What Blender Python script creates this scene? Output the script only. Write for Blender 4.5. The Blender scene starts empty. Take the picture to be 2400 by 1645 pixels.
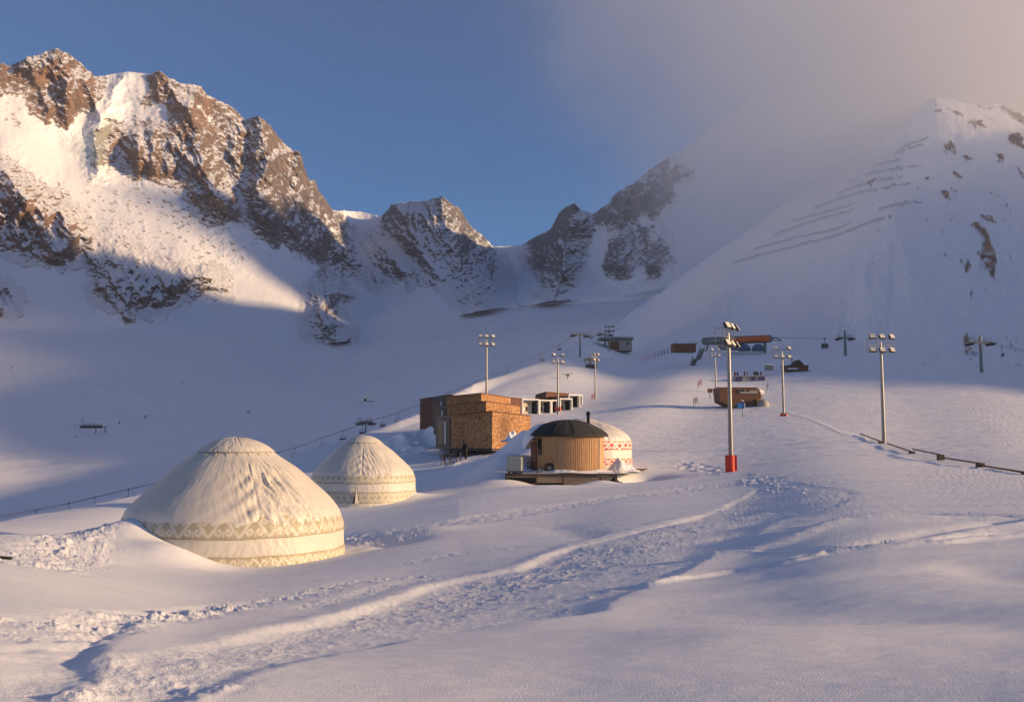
import bpy, bmesh, math, random
import numpy as np
from mathutils import Vector, Matrix
R_ = math.radians
random.seed(7); rng = np.random.default_rng(7)
SC = bpy.context.scene; COL = SC.collection

# ------------------------------------------------------------------ camera
F, CU, CV, PITCH = 2232.0, 1162.0, 796.5, math.atan(.0925)
cp, sp = math.cos(PITCH), math.sin(PITCH)
cam_d = bpy.data.cameras.new("camera"); cam = bpy.data.objects.new("camera", cam_d); COL.objects.link(cam)
cam.rotation_euler = (math.pi/2 + PITCH, 0, 0); cam_d.sensor_width = 36; cam_d.lens = 36*F/2324.0
cam_d.clip_start = .1; cam_d.clip_end = 30000
SC.camera = cam

def azte(u, v):
    x = (np.asarray(u, float)-CU)/F; y = (CV-np.asarray(v, float))/F
    Y = cp - y*sp; Z = sp + y*cp; h = np.hypot(x, Y)
    return np.arctan2(x, Y), Z/h
def at(u, v, r):
    a, t = azte(u, v); return Vector((r*math.sin(a), r*math.cos(a), r*float(t)))
def proj(X, Y, Z):
    yc = -Y*sp + Z*cp; zc = Y*cp + Z*sp
    zc = np.where(zc > .05, zc, np.nan)
    return CU + F*X/zc, CV - F*yc/zc

# ------------------------------------------------------------------ noise
_perm = rng.permutation(256).astype(np.int64); _perm = np.concatenate([_perm, _perm, _perm])
_g = rng.normal(size=(256, 3)); _g /= np.linalg.norm(_g, axis=1)[:, None]; _g = _g.astype(np.float32)
def perlin(x, y, z):
    x = np.asarray(x, np.float32); y = np.asarray(y, np.float32)+x*0; z = np.asarray(z, np.float32)+x*0
    xi = np.floor(x); yi = np.floor(y); zi = np.floor(z)
    fx, fy, fz = x-xi, y-yi, z-zi
    xi = xi.astype(np.int64) & 255; yi = yi.astype(np.int64) & 255; zi = zi.astype(np.int64) & 255
    ux, uy, uz = [f*f*f*(f*(f*6-15)+10) for f in (fx, fy, fz)]
    out = 0
    for dx in (0, 1):
        wx = ux if dx else 1-ux
        a = _perm[xi+dx]
        for dy in (0, 1):
            wy = uy if dy else 1-uy
            b = _perm[a+yi+dy]
            for dz in (0, 1):
                wz = uz if dz else 1-uz
                g = _g[_perm[b+zi+dz]]
                out = out + wx*wy*wz*(g[..., 0]*(fx-dx)+g[..., 1]*(fy-dy)+g[..., 2]*(fz-dz))
    return out*1.6
def fbm(x, y, z, s, octv=4, gain=.5, ridged=False):
    t = 0; a = 1; n = 0
    for k in range(octv):
        q = perlin(x/s+17.3*k, y/s+5.1*k, z/s-9.7*k)
        if ridged: q = 1-2*np.abs(q)*1.4
        t = t+a*q; n += a; a *= gain; s /= 2.03
    return t/n
def sstep(a, b, x):
    t = np.clip((x-a)/(b-a), 0, 1); return t*t*(3-2*t)

def pchip(xk, yk, x, axis_rows=None):
    """xk,yk: (K,N) knots per column, x: (M,N) -> (M,N)"""
    K, N = xk.shape
    h = np.diff(xk, axis=0); d = np.diff(yk, axis=0)/h
    m = np.zeros_like(yk)
    for i in range(1, K-1):
        w1 = 2*h[i]+h[i-1]; w2 = h[i]+2*h[i-1]
        ok = d[i-1]*d[i] > 0
        with np.errstate(all='ignore'):
            mm = (w1+w2)/(w1/d[i-1]+w2/d[i])
        m[i] = np.where(ok, mm, 0)
    m[0] = d[0]; m[-1] = d[-1]
    out = np.zeros_like(x); cols = np.arange(N)[None, :]+np.zeros(x.shape, int)
    idx = np.zeros(x.shape, int)
    for i in range(1, K-1): idx += (x >= xk[i][None, :])
    h_ = h[idx, cols]; t = (x-xk[idx, cols])/h_
    y0, y1 = yk[idx, cols], yk[idx+1, cols]; m0, m1 = m[idx, cols], m[idx+1, cols]
    return (2*t**3-3*t**2+1)*y0+(t**3-2*t**2+t)*h_*m0+(-2*t**3+3*t**2)*y1+(t**3-t**2)*h_*m1
def sm1(xs, ys, x):
    """smooth 1-D interpolation"""
    xs = np.asarray(xs, float)[:, None]; ys = np.asarray(ys, float)[:, None]
    x = np.clip(np.asarray(x, float), xs[0, 0], xs[-1, 0])
    return pchip(xs, ys, x.reshape(-1, 1))[:, 0].reshape(x.shape)

# ------------------------------------------------------------------ terrain control curves
# per picture column: (v, r) of 9 visible curves up to the near crest E, then (z, r) of the dip, (v, r) of the valley, foot
TAB = {
 -500: [(1593,6.2),(1400,11),(1300,16),(1240,27),(1215,40),(1205,48),(1198,54),(1195,57),(1193,60), (-16,110),(1190,250),(1060,400),(900,620),(740,880)],
 0:    [(1593,6.2),(1400,11),(1290,17),(1235,28),(1208,42),(1196,50),(1189,56),(1185,60),(1183,64), (-15,115),(1181,245),(1050,400),(900,620),(745,900)],
 250:  [(1593,6.3),(1420,11.2),(1320,19),(1275,32),(1225,46),(1185,58),(1158,68),(1145,75),(1140,80), (-15,140),(1138,260),(1030,400),(890,630),(755,920)],
 500:  [(1593,6.4),(1440,11.5),(1340,22),(1288,34),(1230,48),(1160,72),(1120,86),(1095,98),(1085,105), (-16,170),(1085,290),(1000,420),(880,650),(765,940)],
 750:  [(1593,6.5),(1430,12),(1310,24),(1240,40),(1178,56),(1134,68),(1085,92),(1038,122),(1007,142), (-12,220),(1007,330),(950,450),(865,690),(795,960)],
 950:  [(1593,6.5),(1420,12),(1300,24),(1210,38),(1135,64),(1078,88),(1032,110),(985,142),(938,182), (-4,270),(938,400),(882,550),(820,750),(750,1050)],
 1150: [(1593,6.5),(1400,12.4),(1290,22.5),(1195,38),(1110,63),(1055,84),(1008,106),(927,182),(850,290), (17,370),(848,500),(800,700),(760,880),(705,1180)],
 1280: [(1593,6.5),(1390,12.4),(1280,22),(1190,38),(1106,64),(1048,86),(1000,106),(926,190),(802,370), (38,470),(800,620),(770,760),(735,960),(692,1200)],
 1400: [(1593,6.4),(1380,12.5),(1270,21),(1180,36),(1100,65),(1040,88),(985,115),(915,195),(742,500), (50,640),(742,800),(725,950),(710,1080),(685,1240)],
 1650: [(1593,6.3),(1380,12),(1270,19),(1165,36),(1072,73),(1000,108),(905,200),(800,330),(566,800), (130,1000),(700,1130),(690,1200),(680,1300),(640,1350)],
 1900: [(1593,6.3),(1400,10.6),(1290,14.7),(1160,28),(1045,72),(980,110),(895,195),(790,330),(400,950), (250,1120),(650,1250),(620,1350),(600,1400),(560,1450)],
 2050: [(1593,6.3),(1400,10.6),(1290,14.5),(1162,27),(1050,72),(1000,100),(905,185),(790,310),(290,860), (300,1050),(650,1250),(620,1350),(600,1400),(560,1450)],
 2125: [(1593,6.3),(1400,10.6),(1290,14.5),(1163,27),(1052,71),(1018,90),(915,170),(790,300),(250,760), (300,980),(650,1250),(620,1350),(600,1400),(560,1450)],
 2324: [(1593,6.3),(1400,10.6),(1290,14.7),(1165,26),(1074,58),(1040,74),(930,155),(790,300),(286,900), (300,1030),(650,1080),(620,1120),(600,1160),(560,1210)],
 2700: [(1593,6.3),(1400,10.6),(1290,14.7),(1165,26),(1085,55),(1055,74),(960,150),(850,290),(330,980), (330,1050),(650,1090),(620,1130),(600,1165),(560,1210)],
}
# extra shape point between the 8th curve and the crest (v, r)
MIDI = {-500:(1194,58.5),0:(1184,62),250:(1142,77.5),500:(1090,101.5),750:(1022,132),950:(960,162),1150:(872,246),1280:(834,290),1400:(816,345),
        1650:(690,640),1900:(590,640),2050:(560,575),2125:(535,560),2324:(440,610),2700:(420,640)}
NK = 15
azk, rk, zk = [], [], []
for u in sorted(TAB):
    L = list(TAB[u]); L.insert(8, MIDI[u])
    a = float(azte(u, 1003)[0]); rr = []; zz = []
    for i, (v, r) in enumerate(L):
        rr.append(r); zz.append(v if i == 10 else r*float(azte(u, v)[1]))
    azk.append(math.degrees(a)); rk.append([1.2]+rr); zk.append([-1.72]+zz)
azk, rk, zk = list(azk), [list(x) for x in rk], [list(x) for x in zk]
# surroundings outside the frame, in degrees of azimuth
def outside(a, rr, zz): azk.append(a); rk.append(rr); zk.append(zz)
RR0 = rk[0]
outside(-60, RR0, [-1.72,-1.9,-2.3,-2.6,-3.2,-4,-4.6,-5,-5.2,-5.3,-5.4,-16,-20,-4,60,260])
outside(-100, RR0, [-1.72,-1.8,-2.0,-2.2,-2.6,-3,-3.4,-4,-4,-4,-4,-12,-26,-30,-20,60])
outside(-180, RR0, [-1.72,-1.6,-1.4,-1.2,-.4,1,1,1,1,1,1,3,-6,-20,-30,-20])
RRE = [1.2,6.3,10.6,14.7,26,55,74,150,290,640,980,1150,1350,1450,1550,1650]
outside(48, [1.2,6.3,10.6,14.7,26,55,74,150,290,640,980,1060,1110,1150,1200,1260], [-1.72,-1.75,-1.85,-1.9,-1.95,-2.2,-2,6,45,207,290,300,300,290,280,270])  # unseen ridge, added and its height set to shadow the valley
outside(62, RRE, [-1.72,-1.75,-1.85,-1.9,-2,-2.6,-3,-2,6,105,200,250,230,200,150,150])  # flank of the unseen ridge, shaped for the same shadow
outside(78, RRE, [-1.72,-1.75,-1.85,-2,-2.2,-3,-4,-8,-10,-6,10,20,30,40,60,80])
outside(100, RRE, [-1.72,-1.75,-1.9,-2.1,-2.5,-3.6,-5,-12,-26,-60,-80,-80,-80,-70,-60,-50])
outside(130, RRE, [-1.72,-1.7,-1.8,-1.9,-2.2,-3.2,-4,-9,-20,-50,-80,-80,-80,-80,-80,-80])
outside(180, RR0, [-1.72,-1.6,-1.4,-1.2,-.4,1,1,1,1,1,1,3,-6,-20,-30,-20])
o = np.argsort(azk); azk = np.array(azk)[o]; rk = np.array(rk)[o]; zk = np.array(zk)[o]
# crest E traced from the photograph
ELINE = [(-500,1193),(0,1183),(130,1162),(285,1130),(400,1108),(500,1085),(640,1046),(720,1014),(790,995),(860,972),(905,953),(950,937),(1010,905),(1073,872),
         (1150,850),(1230,822),(1344,770),(1375,762),(1400,744),(1440,712),(1500,668),(1600,598),(1700,528),(1800,462),(1900,400),(1960,352),(2000,318),(2060,286),(2100,262),(2125,250),(2150,254),(2324,286),(2700,330)]
deg = math.degrees
azc = np.concatenate([np.arange(-180,-60,3.0), np.arange(-60,-28.6,.35), np.arange(-28.6,28.6,.052), np.arange(28.6,75,.35), np.arange(75,180.1,3.0)])
NC = len(azc); UC = CU + F*cp*np.tan(np.radians(np.clip(azc, -50, 50)))   # column of the horizon row (approximate)
rows_r = np.zeros((NK+1, NC)); rows_z = np.zeros((NK+1, NC))
for k in range(NK+1):
    rows_r[k] = np.exp(sm1(azk, np.log(rk[:, k]), azc))
    tz = sm1(azk, zk[:, k]/rk[:, k], azc)
    if 1 <= k <= 8:      # ease the near curves sideways so that no column knot shows
        dd = np.where(np.abs(azc) < 29)[0]; sg = 34; ker = np.exp(-.5*(np.arange(-3*sg, 3*sg+1)/sg)**2); ker /= ker.sum()
        tz2 = np.convolve(np.pad(tz[dd], 3*sg, mode='reflect', reflect_type='odd'), ker, 'valid'); tz[dd] = tz2
        lr = np.log(rows_r[k]); lr[dd] = np.convolve(np.pad(lr[dd], 3*sg, mode='reflect', reflect_type='odd'), ker, 'valid'); rows_r[k] = np.exp(lr)
    if k in (9, 10):
        dd = np.where(np.abs(azc) < 29)[0]; sg = 26; ker = np.exp(-.5*(np.arange(-3*sg, 3*sg+1)/sg)**2); ker /= ker.sum()
        lr = np.log(rows_r[k]); lr[dd] = np.convolve(np.pad(lr[dd], 3*sg, mode='reflect', reflect_type='odd'), ker, 'valid'); rows_r[k] = np.exp(lr)
    rows_z[k] = tz*rows_r[k]
ea, et = azte(np.array([e[0] for e in ELINE]), np.array([e[1] for e in ELINE]))
ins = (azc > deg(ea[0])) & (azc < deg(ea[-1]))
te_e = np.interp(azc, np.degrees(ea), et)
rows_z[10, ins] = (te_e*rows_r[10])[ins]
# the dip behind the crest must stay hidden
for k in (11,): rows_z[k] = np.where(azc < 16, np.minimum(rows_z[k], rows_z[10]/rows_r[10]*rows_r[k]-.02*rows_r[k]), rows_z[k])
for k in (8, 9):  # nothing nearer may stand above the crest line
    lim = rows_z[10]/rows_r[10]*rows_r[k]-.001*rows_r[k]
    rows_z[k] = np.where(ins, np.minimum(rows_z[k], lim), rows_z[k])
for k in range(1, NK+1): rows_r[k] = np.maximum(rows_r[k], rows_r[k-1]*1.01)
nrow = [6, 90, 90, 80, 90, 100, 100, 110, 80, 90, 20, 20, 90, 60, 40]
ri = []
for k in range(NK):
    n = nrow[k]; t = np.arange(n)/n
    ri.append(np.exp(np.log(rows_r[k])[None, :]*(1-t[:, None])+np.log(rows_r[k+1])[None, :]*t[:, None]))
ri.append(rows_r[NK][None, :]); GR = np.concatenate(ri, 0)
GZ = pchip(rows_r, rows_z, GR)
A = np.radians(azc)[None, :]; GX = GR*np.sin(A); GY = GR*np.cos(A)
PU, PV = proj(GX, GY, GZ)
vis_near = GR <= rows_r[10][None, :]*1.02
e_row = sum(nrow[:10]); NEAR = np.zeros(GR.shape, bool); NEAR[:e_row+3] = True
INV = (np.abs(np.degrees(A)) < 33) & NEAR

# ------------------------------------------------------------------ snow relief
def seg_dist(P, U, V):
    """distance, signed side (>0 above/left of the travel direction), arc fraction"""
    best = np.full(U.shape, 1e9); side = np.zeros(U.shape); frac = np.zeros(U.shape)
    L = [math.hypot(P[i+1][0]-P[i][0], P[i+1][1]-P[i][1]) for i in range(len(P)-1)]; T = sum(L); acc = 0
    for i in range(len(P)-1):
        (x0, y0), (x1, y1) = P[i], P[i+1]; dx, dy = x1-x0, y1-y0
        t = np.clip(((U-x0)*dx+(V-y0)*dy)/(dx*dx+dy*dy), 0, 1)
        ex, ey = U-(x0+t*dx), V-(y0+t*dy); d = np.hypot(ex, ey)
        m = d < best; best = np.where(m, d, best)
        side = np.where(m, np.sign(dx*ey-dy*ex), side); frac = np.where(m, (acc+t*L[i])/T, frac); acc += L[i]
    return best, side, frac
def inpoly(P, U, V):
    c = np.zeros(U.shape, bool); n = len(P); j = n-1
    for i in range(n):
        xi, yi = P[i]; xj, yj = P[j]
        if yi != yj: c ^= ((yi > V) != (yj > V)) & (U < (xj-xi)*(V-yi)/(yj-yi)+xi)
        j = i
    return c
def polysd(P, U, V):
    d, _, _ = seg_dist(list(P)+[P[0]], U, V)
    return np.where(inpoly(P, U, V), d, -d)
DZ = np.zeros(GR.shape); ROUGH = np.zeros(GR.shape); ROCK = np.zeros(GR.shape)
m_row = sum(nrow[:8])
sl = slice(0, e_row+3)
U = np.nan_to_num(PU[sl], nan=-9999); V = np.nan_to_num(PV[sl], nan=-9999); Rr = GR[sl]; X = GX[sl]; Y = GY[sl]
px = Rr/F                     # metres per photo pixel
dz = np.zeros(Rr.shape); rough = np.zeros(Rr.shape)
# broad undulations, long across the slope
dz += (.075*fbm(X*.8, Y*2.2, 0, 9, 3) + .016*fbm(X*.8, Y*3.4, 3, 2.6, 3))*sstep(3, 9, Rr)*(1-sstep(90, 160, Rr)*.3)
dz += .010*fbm(X*1.2, Y*3, 7, .7, 3)*(Rr < 60)
dz += sstep(60, 200, Rr)*(.5*fbm(X, Y, 11, 40, 4)) + sstep(250, 500, Rr)*3.0*fbm(X, Y, 5, 90, 4) + sstep(400, 650, Rr)*2.4*fbm(X, Y, 7, 30, 4, .6)
# wind drifts on the open snow at the right
WD = fbm(X*.45+Y*.2, Y*1.6-X*.2, 9, 5.5, 2)
rightm = sstep(1300, 1700, U)*(V > 1165)
dz += .09*sstep(.05, .6, WD)*rightm
# features drawn on the ground in metres: photo points are carried onto the slope first
def onground(P, step=24):
    out = []
    Q = []
    for a, b in zip(P[:-1], P[1:]):
        n = max(1, int(math.hypot(b[0]-a[0], b[1]-a[1])/step))
        Q += [(a[0]+(b[0]-a[0])*k/n, a[1]+(b[1]-a[1])*k/n) for k in range(n)]
    Q.append(P[-1])
    for u, v in Q:
        j = int(np.nanargmin(np.abs(UC-u)))
        col = PV[:e_row, j]; rr = GR[:e_row, j]; ok = (rr > 2.5) & (rr < 64)
        c = np.where(ok & np.isfinite(col), col, 1e6); hit = np.where((c[:-1] > v) & (c[1:] <= v))[0]
        k = hit[0] if len(hit) else int(np.argmin(np.abs(c-v)))
        r = rr[k]; a = math.atan((u-CU)/F/cp*(1-0)); a, _ = azte(u, v); out.append((r*math.sin(a), r*math.cos(a)))
    return out
near = (Rr < 75) & (Rr > 2.4) & (np.abs(X/np.maximum(Y, .1)) < .62)
def nseg(P, pad=3.0):
    """distance [m], side, fraction on the near ground; far cells keep a large distance"""
    W = onground(P); xs = [p[0] for p in W]; ys = [p[1] for p in W]
    b = near & (X > min(xs)-pad) & (X < max(xs)+pad) & (Y > min(ys)-pad) & (Y < max(ys)+pad)
    d = np.full(X.shape, 99.); s_ = np.ones(X.shape); f_ = np.zeros(X.shape)
    d[b], s_[b], f_[b] = seg_dist(W, X[b], Y[b]); return d, s_, f_
def npoly(P, pad=5.0):
    W = onground(P); xs = [p[0] for p in W]; ys = [p[1] for p in W]
    b = near & (X > min(xs)-pad) & (X < max(xs)+pad) & (Y > min(ys)-pad) & (Y < max(ys)+pad)
    o = np.full(X.shape, -99.); o[b] = polysd(W, X[b], Y[b]); return o
wv = .35*fbm(X, Y, 1, 2.5, 3)+.12*fbm(X, Y, 5, .6, 2)
# main trodden track: sunk between two banks
UP = [(150,1500),(330,1478),(500,1450),(700,1412),(850,1372),(960,1332),(1165,1290),(1230,1262),(1300,1240),(1450,1200),(1560,1176),(1640,1150),(1720,1108)]
LO = [(1900,1150),(1830,1160),(1770,1178),(1722,1206),(1672,1232),(1610,1268),(1520,1320),(1430,1352),(1370,1385),(1300,1400),(1180,1412),(1000,1436),(800,1470),(560,1530),(380,1593)]
sd = npoly(UP+[(1800,1090),(1960,1118)]+LO+[(100,1600)])+wv*.35
inside = sstep(-.10, .30, sd)
dz -= .05*(1-.6*sstep(1500, 1900, U))*inside*(1+.9*fbm(X, Y, 3, 3.5, 3))
# firm lip along the upper bank, catching the light
d, s, f = nseg([(500,1447),(700,1408),(850,1368),(960,1328),(1165,1284),(1300,1234),(1450,1194),(1560,1170)]); dz += .03*np.exp(-(d/.35)**2)
d, s, f = nseg([(1200,1412),(1330,1394),(1450,1345),(1600,1266),(1680,1226),(1760,1182)]); dz += .04*np.exp(-(d/.6)**2)
cm = sstep(-.5, .6, npoly([(0,1592),(200,1510),(480,1465),(760,1405),(960,1344),(1180,1292),(1320,1248),(1480,1204),(1650,1150),(1730,1120),(1700,1170),(1500,1240),(1350,1300),(1180,1340),(1050,1380),(880,1420),(700,1462),(520,1510),(330,1560),(250,1592)])+wv*2.2)
c1 = fbm(X, Y, 2, .42, 4, .6); c2 = np.maximum(0, fbm(X, Y, 8, .2, 3, .6)); c3 = fbm(X*.8, Y, 5, .95, 2)
fade = (1-.55*sstep(18, 40, Rr))
dz += cm*(.028*c1+.055*np.maximum(0, c1-.2)+.022*c2+.02*c3)*sstep(3, 6, Rr)*fade
rough = np.maximum(rough, cm)
dz += sstep(-.4, .2, sd)*(1-cm)*(.014*c1+.025*np.maximum(0, c1-.25)+.01*c2)*sstep(3, 6, Rr)
# upper trodden band
d, s, f = nseg([(0,1240),(250,1225),(560,1236),(800,1222),(1000,1190),(1200,1160),(1400,1128),(1600,1105),(1730,1088)])
m = sstep(1.9, .7, d+wv*2); dz += m*(-.05+.045*c1+.04*np.maximum(0, c3)); rough = np.maximum(rough, m*.8)
# rows of footprints and thrown lumps (photo line, half width m, height m)
for P, wdt, amp in (([(0,1410),(180,1412),(270,1398),(420,1392),(560,1370),(700,1348),(790,1325),(880,1312),(950,1310)], .5, .14),
                    ([(150,1416),(330,1402),(520,1378)], .35, .12), ([(60,1275),(150,1262),(240,1246)], 1.2, .22),
                    ([(0,1440),(120,1432),(230,1420)], .4, .10), ([(790,1222),(850,1228),(940,1212)], .8, .2),
                    ([(700,1380),(900,1326),(1080,1302)], .35, .07), ([(940,1275),(1090,1248),(1165,1243)], .5, .08),
                    ([(0,1590),(260,1565),(420,1545)], .5, .10), ([(560,1330),(700,1318)], .3, .05)):
    d, s, f = nseg(P); m = sstep(1.25, .3, (d+wv*.5)/wdt)
    dz += m*amp*.62*(np.maximum(0, c1+.05)*1.1-.2); rough = np.maximum(rough, m*.7)
# slim ski tracks: a groove with a small lit edge
for P, a, w in (([(1465,1332),(1600,1306),(1700,1292),(1760,1282),(1830,1262),(1850,1253),(1960,1240),(2110,1232),(2324,1212)], .055, .13),
                ([(1640,1255),(1700,1240),(1790,1206),(1880,1182),(2000,1172),(2200,1172)], .07, .45),
                ([(1200,1292),(1500,1268),(1830,1242),(2040,1238),(2324,1228)], .02, .10),
                ([(2040,1228),(2110,1218),(2170,1205),(2240,1195),(2310,1180)], .06, .35)):
    d, s, f = nseg(P); q = d*s/w
    dz += a*np.exp(-(q+1.2)**2)-a*1.1*np.exp(-(q-1.0)**2); dz += (d < 2.2*w)*a*.22*c1
d, s, f = nseg([(1465,1332),(1600,1306),(1700,1292),(1830,1262)]); dz += .05*np.maximum(0, c1)*sstep(.3, .1, d)*(1-f)
# faint drift shadows
for P, a, w in (([(1690,1215),(1780,1190),(1900,1170),(2050,1168),(2200,1176)], .10, .8), ([(1850,1372),(2000,1385),(2150,1400),(2324,1420)], .07, .7),
                ([(2240,1290),(2324,1310)], .1, .7), ([(1560,1390),(1900,1395),(2324,1475)], .05, 1.0), ([(1250,1195),(1360,1222),(1480,1190)], .09, .8)):
    d, s, f = nseg(P, 5); dz -= .55*a*np.exp(-(d/w)**2)
# pit at the lower left
pit = [(-400,1470),(0,1462),(120,1438),(200,1418),(262,1412),(285,1420),(240,1452),(225,1480),(210,1530),(140,1575),(60,1600),(-400,1640)]
wx = 5*fbm(X, Y, 1, 3, 2)
sdp = polysd(pit, U+wx*2, V+wx*2)
dz -= .10*sstep(-30, 70, sdp)*(1)
dz += .07*fbm(X, Y, 3, .5, 3)*sstep(-5, 15, sdp)*sstep(1520, 1440, V)
# snow banked against the big yurt, on its left
def mound(u, v, r, h, rx, ry, rot=0, p=2.0):
    c = at(u, v, r); q = X-c.x; w = Y-c.y
    a, b = q*math.cos(rot)+w*math.sin(rot), -q*math.sin(rot)+w*math.cos(rot)
    return h*np.exp(-(np.hypot(a/rx, b/ry))**p)
dz += mound(318,1240,34.5,1.35,2.0,2.0,0,1.7)+mound(150,1275,32,.35,2.5,2,0)
dz += mound(385,1295,31.4,.45,1.2,1.2)+mound(832,1250,35.5,.22,.7,.5)
dz += mound(470,1315,29.5,.05,1.6,.8)
dz -= mound(868,1242,36.5,.35,1.3,1.6)          # scoop behind its right side
dz += mound(960,1230,39,.15,1.5,1)
# around yurt two, hut and shingled house
dz += mound(915,1130,66,.5,1.6,1.5)+mound(1150,1095,73,1.7,2.6,3.4)+mound(1090,1095,80,.9,4,5)
dz += mound(1195,1075,80,2.7,1.7,4.5,.3,1.6)+mound(1212,1065,86,2.6,1.8,3)
dz += (mound(1135,1045,88,.5,2,2)+mound(1015,1050,94,.25,4,2.5)+mound(1170,1040,88,.6,1.2,1))*(1+.9*fbm(X, Y, 4, 1.4, 3, .6))
dz -= mound(1275,1100,69.5,.58,4.6,2.6)
dz += mound(962,965,126,1.7,6,5)
dz -= mound(1470,1088,74,.75,1.6,2.3)+mound(1440,1085,73,.5,1.6,1.4)
dz += mound(1408,1066,74.5,.0,.8,.8)+mound(1362,1112,66.0,.30,1.2,.5)+mound(1230,1115,63.5,.2,3,1.3)
dz += .16*np.maximum(0, fbm(X, Y, 4, 1.2, 3, .6))*mound(1060,1050,92,1,8,5)
# wind-cut crests left of the house
cr = mound(950,965,122,1,7,11)
dz += cr*(.9*fbm(X*1.8+Y*.5, Y*.5, 2, 7, 3, ridged=True)-.2)
dz += mound(1240,935,165,.4,8,9)-mound(1310,928,172,.5,8,8)
# groomed piste corduroy and old ski lines on the slope at right
pm = sstep(1340, 1500, U)*sstep(1170, 1140, V)*sstep(880, 960, V+.12*(U-1500))
st = fbm((X*.35+Y*.1)*.35, (Y+X*.55)*1.6, 2, 2.6, 3, .6)
dz += pm*.06*st*sstep(300, 80, Rr)
dz += sstep(50, 90, Rr)*(1-sstep(200, 300, Rr))*.05*fbm(X, Y, 2, 1.6, 3)
for k in range(0):
    u0 = random.uniform(1840, 2260); v0 = random.uniform(870, 1010) if u0 < 2050 else random.uniform(880, 1060)
    if k < 10: u0 = random.uniform(1800, 1960); v0 = random.uniform(890, 960)
    Ln = random.uniform(18, 70); P = [(u0, v0), (u0+Ln*.25+random.uniform(-6,6), v0+Ln*.5), (u0+Ln*.6, v0+Ln*.9+random.uniform(-8, 8))]
    b = (np.abs(U-u0-20) < 80) & (np.abs(V-v0-30) < 80)
    if b.any():
        d, s, f = seg_dist(P, U[b], V[b]); q = d*s/1.5; dz[b] += .03*np.exp(-(q+.8)**2)-.05*np.exp(-(q-.8)**2)
d, s, f = seg_dist([(1690,925),(1780,935),(1830,950),(1870,968),(1905,985),(1960,998)], U, V); q = d*s/3.0
dz += .04*np.exp(-(q+1)**2)*(Rr < 260)
for P, a in (([(1545,1055),(1600,1062),(1640,1068)], .16), ([(1690,1092),(1730,1102),(1760,1110)], .18), ([(1700,1080),(1760,1095),(1820,1112)], .14)):
    d, s, f = seg_dist(P, U, V); dz += (d < 9)*a*fbm(X, Y, 4, .8, 3, .6)
CREST = [(2126,235),(2098,330),(2066,420),(2048,480),(2052,560),(2062,610),(2020,680),(1960,745),(1900,780)]
wc = fbm(U, V, 4, 80, 4, .6)*46
b = (U > 1300) & (Rr > 260)
d, s, f = seg_dist(CREST, (U+wc)[b], V[b]); side = np.where(s > 0, np.exp(-d/120), np.exp(-d/420))
lft = inpoly(CREST+[(1200,780),(1200,235)], (U+wc)[b], V[b]); side = np.where(lft, np.exp(-d/95), np.exp(-d/520))
dz[b] += 34*side*sstep(1.0, .2, f*0+f**3)*sstep(1.0, .86, (Rr/rows_r[10][None, :])[b])*sstep(270, 420, Rr[b])

DZ[sl] = dz*INV[sl]*sstep(2.5, 6, Rr); ROUGH[sl] = rough*INV[sl]
# valley: gentle hummocks
vs = slice(e_row+3, None)
DZ[vs] = sstep(150, 260, GR[vs])*(4.5*fbm(GX[vs], GY[vs], 0, 120, 4)+1.5*fbm(GX[vs], GY[vs], 2, 26, 4, .6)*sstep(250,500,GR[vs]))*(1-sstep(.94, 1, GR[vs]/rows_r[NK][None, :]))
GZ = GZ+DZ
# rocks on the right-hand slope and in the valley (mask traced from the photograph)
U = np.nan_to_num(PU, nan=-9999); V = np.nan_to_num(PV, nan=-9999)
wpx = 9*fbm(U/1., V/1., 3, 26, 3); wpy = 7*fbm(U, V, 9, 22, 3)
GROCKS = [[(2155,355),(2185,350),(2200,362),(2170,366)],[(2120,352),(2150,362),(2140,372)],[(2200,372),(2235,365),(2245,385),(2215,392)],[(2265,315),(2330,330),(2340,362),(2300,345)],
 [(2290,385),(2324,380),(2340,420),(2300,410)],[(2215,330),(2255,322),(2270,332),(2230,338)],[(2145,440),(2170,420),(2178,445),(2165,462),(2148,456)],[(2185,455),(2200,448),(2215,470),(2195,475)],
 [(2165,500),(2190,505),(2200,520),(2170,515)],[(2262,440),(2285,445),(2290,460),(2270,462)],[(1972,452),(1990,446),(1998,458),(1985,470),(1980,482),(1968,480)],[(1996,340),(2008,322),(2018,310),(2010,338),(2000,352)],
 [(2225,628),(2255,618),(2275,640),(2240,642)],[(2205,655),(2240,650),(2270,695),(2262,730),(2225,705),(2235,680)],[(2185,705),(2215,712),(2205,725),(2180,718)],[(2130,570),(2155,565),(2170,585),(2140,585)],
 [(2150,548),(2180,555),(2175,565)],[(2190,742),(2210,735),(2215,752)],[(2185,785),(2200,775),(2210,800),(2190,812)],[(2205,800),(2215,812),(2200,818)],[(2235,800),(2262,800),(2255,808)],[(2292,825),(2324,828),(2324,838)],
 [(2292,790),(2310,795),(2305,805)],[(2095,530),(2130,525),(2120,540)],[(2060,360),(2070,355),(2075,365)],[(2310,470),(2330,480),(2330,500)],[(2240,545),(2300,560),(2290,568)]]
gsel = (np.abs(azc) < 33)[None, :] & (GR > 240) & (V > 0) & (V < 1000)
GROCK = np.full(GR.shape, -99.0)
Us, Vs = (U+wpx)[gsel], (V+wpy)[gsel]; best = np.full(Us.shape, -99.0)
for P in GROCKS:
    b = (Us > min(p[0] for p in P)-15) & (Us < max(p[0] for p in P)+15) & (Vs > min(p[1] for p in P)-15) & (Vs < max(p[1] for p in P)+15)
    if b.any(): best[b] = np.maximum(best[b], polysd(P, Us[b], Vs[b]))
GROCK[gsel] = best
GROCK[gsel] += 15*fbm(U[gsel], V[gsel]*1.7, 4, 13, 5, .72)-3.2
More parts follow.
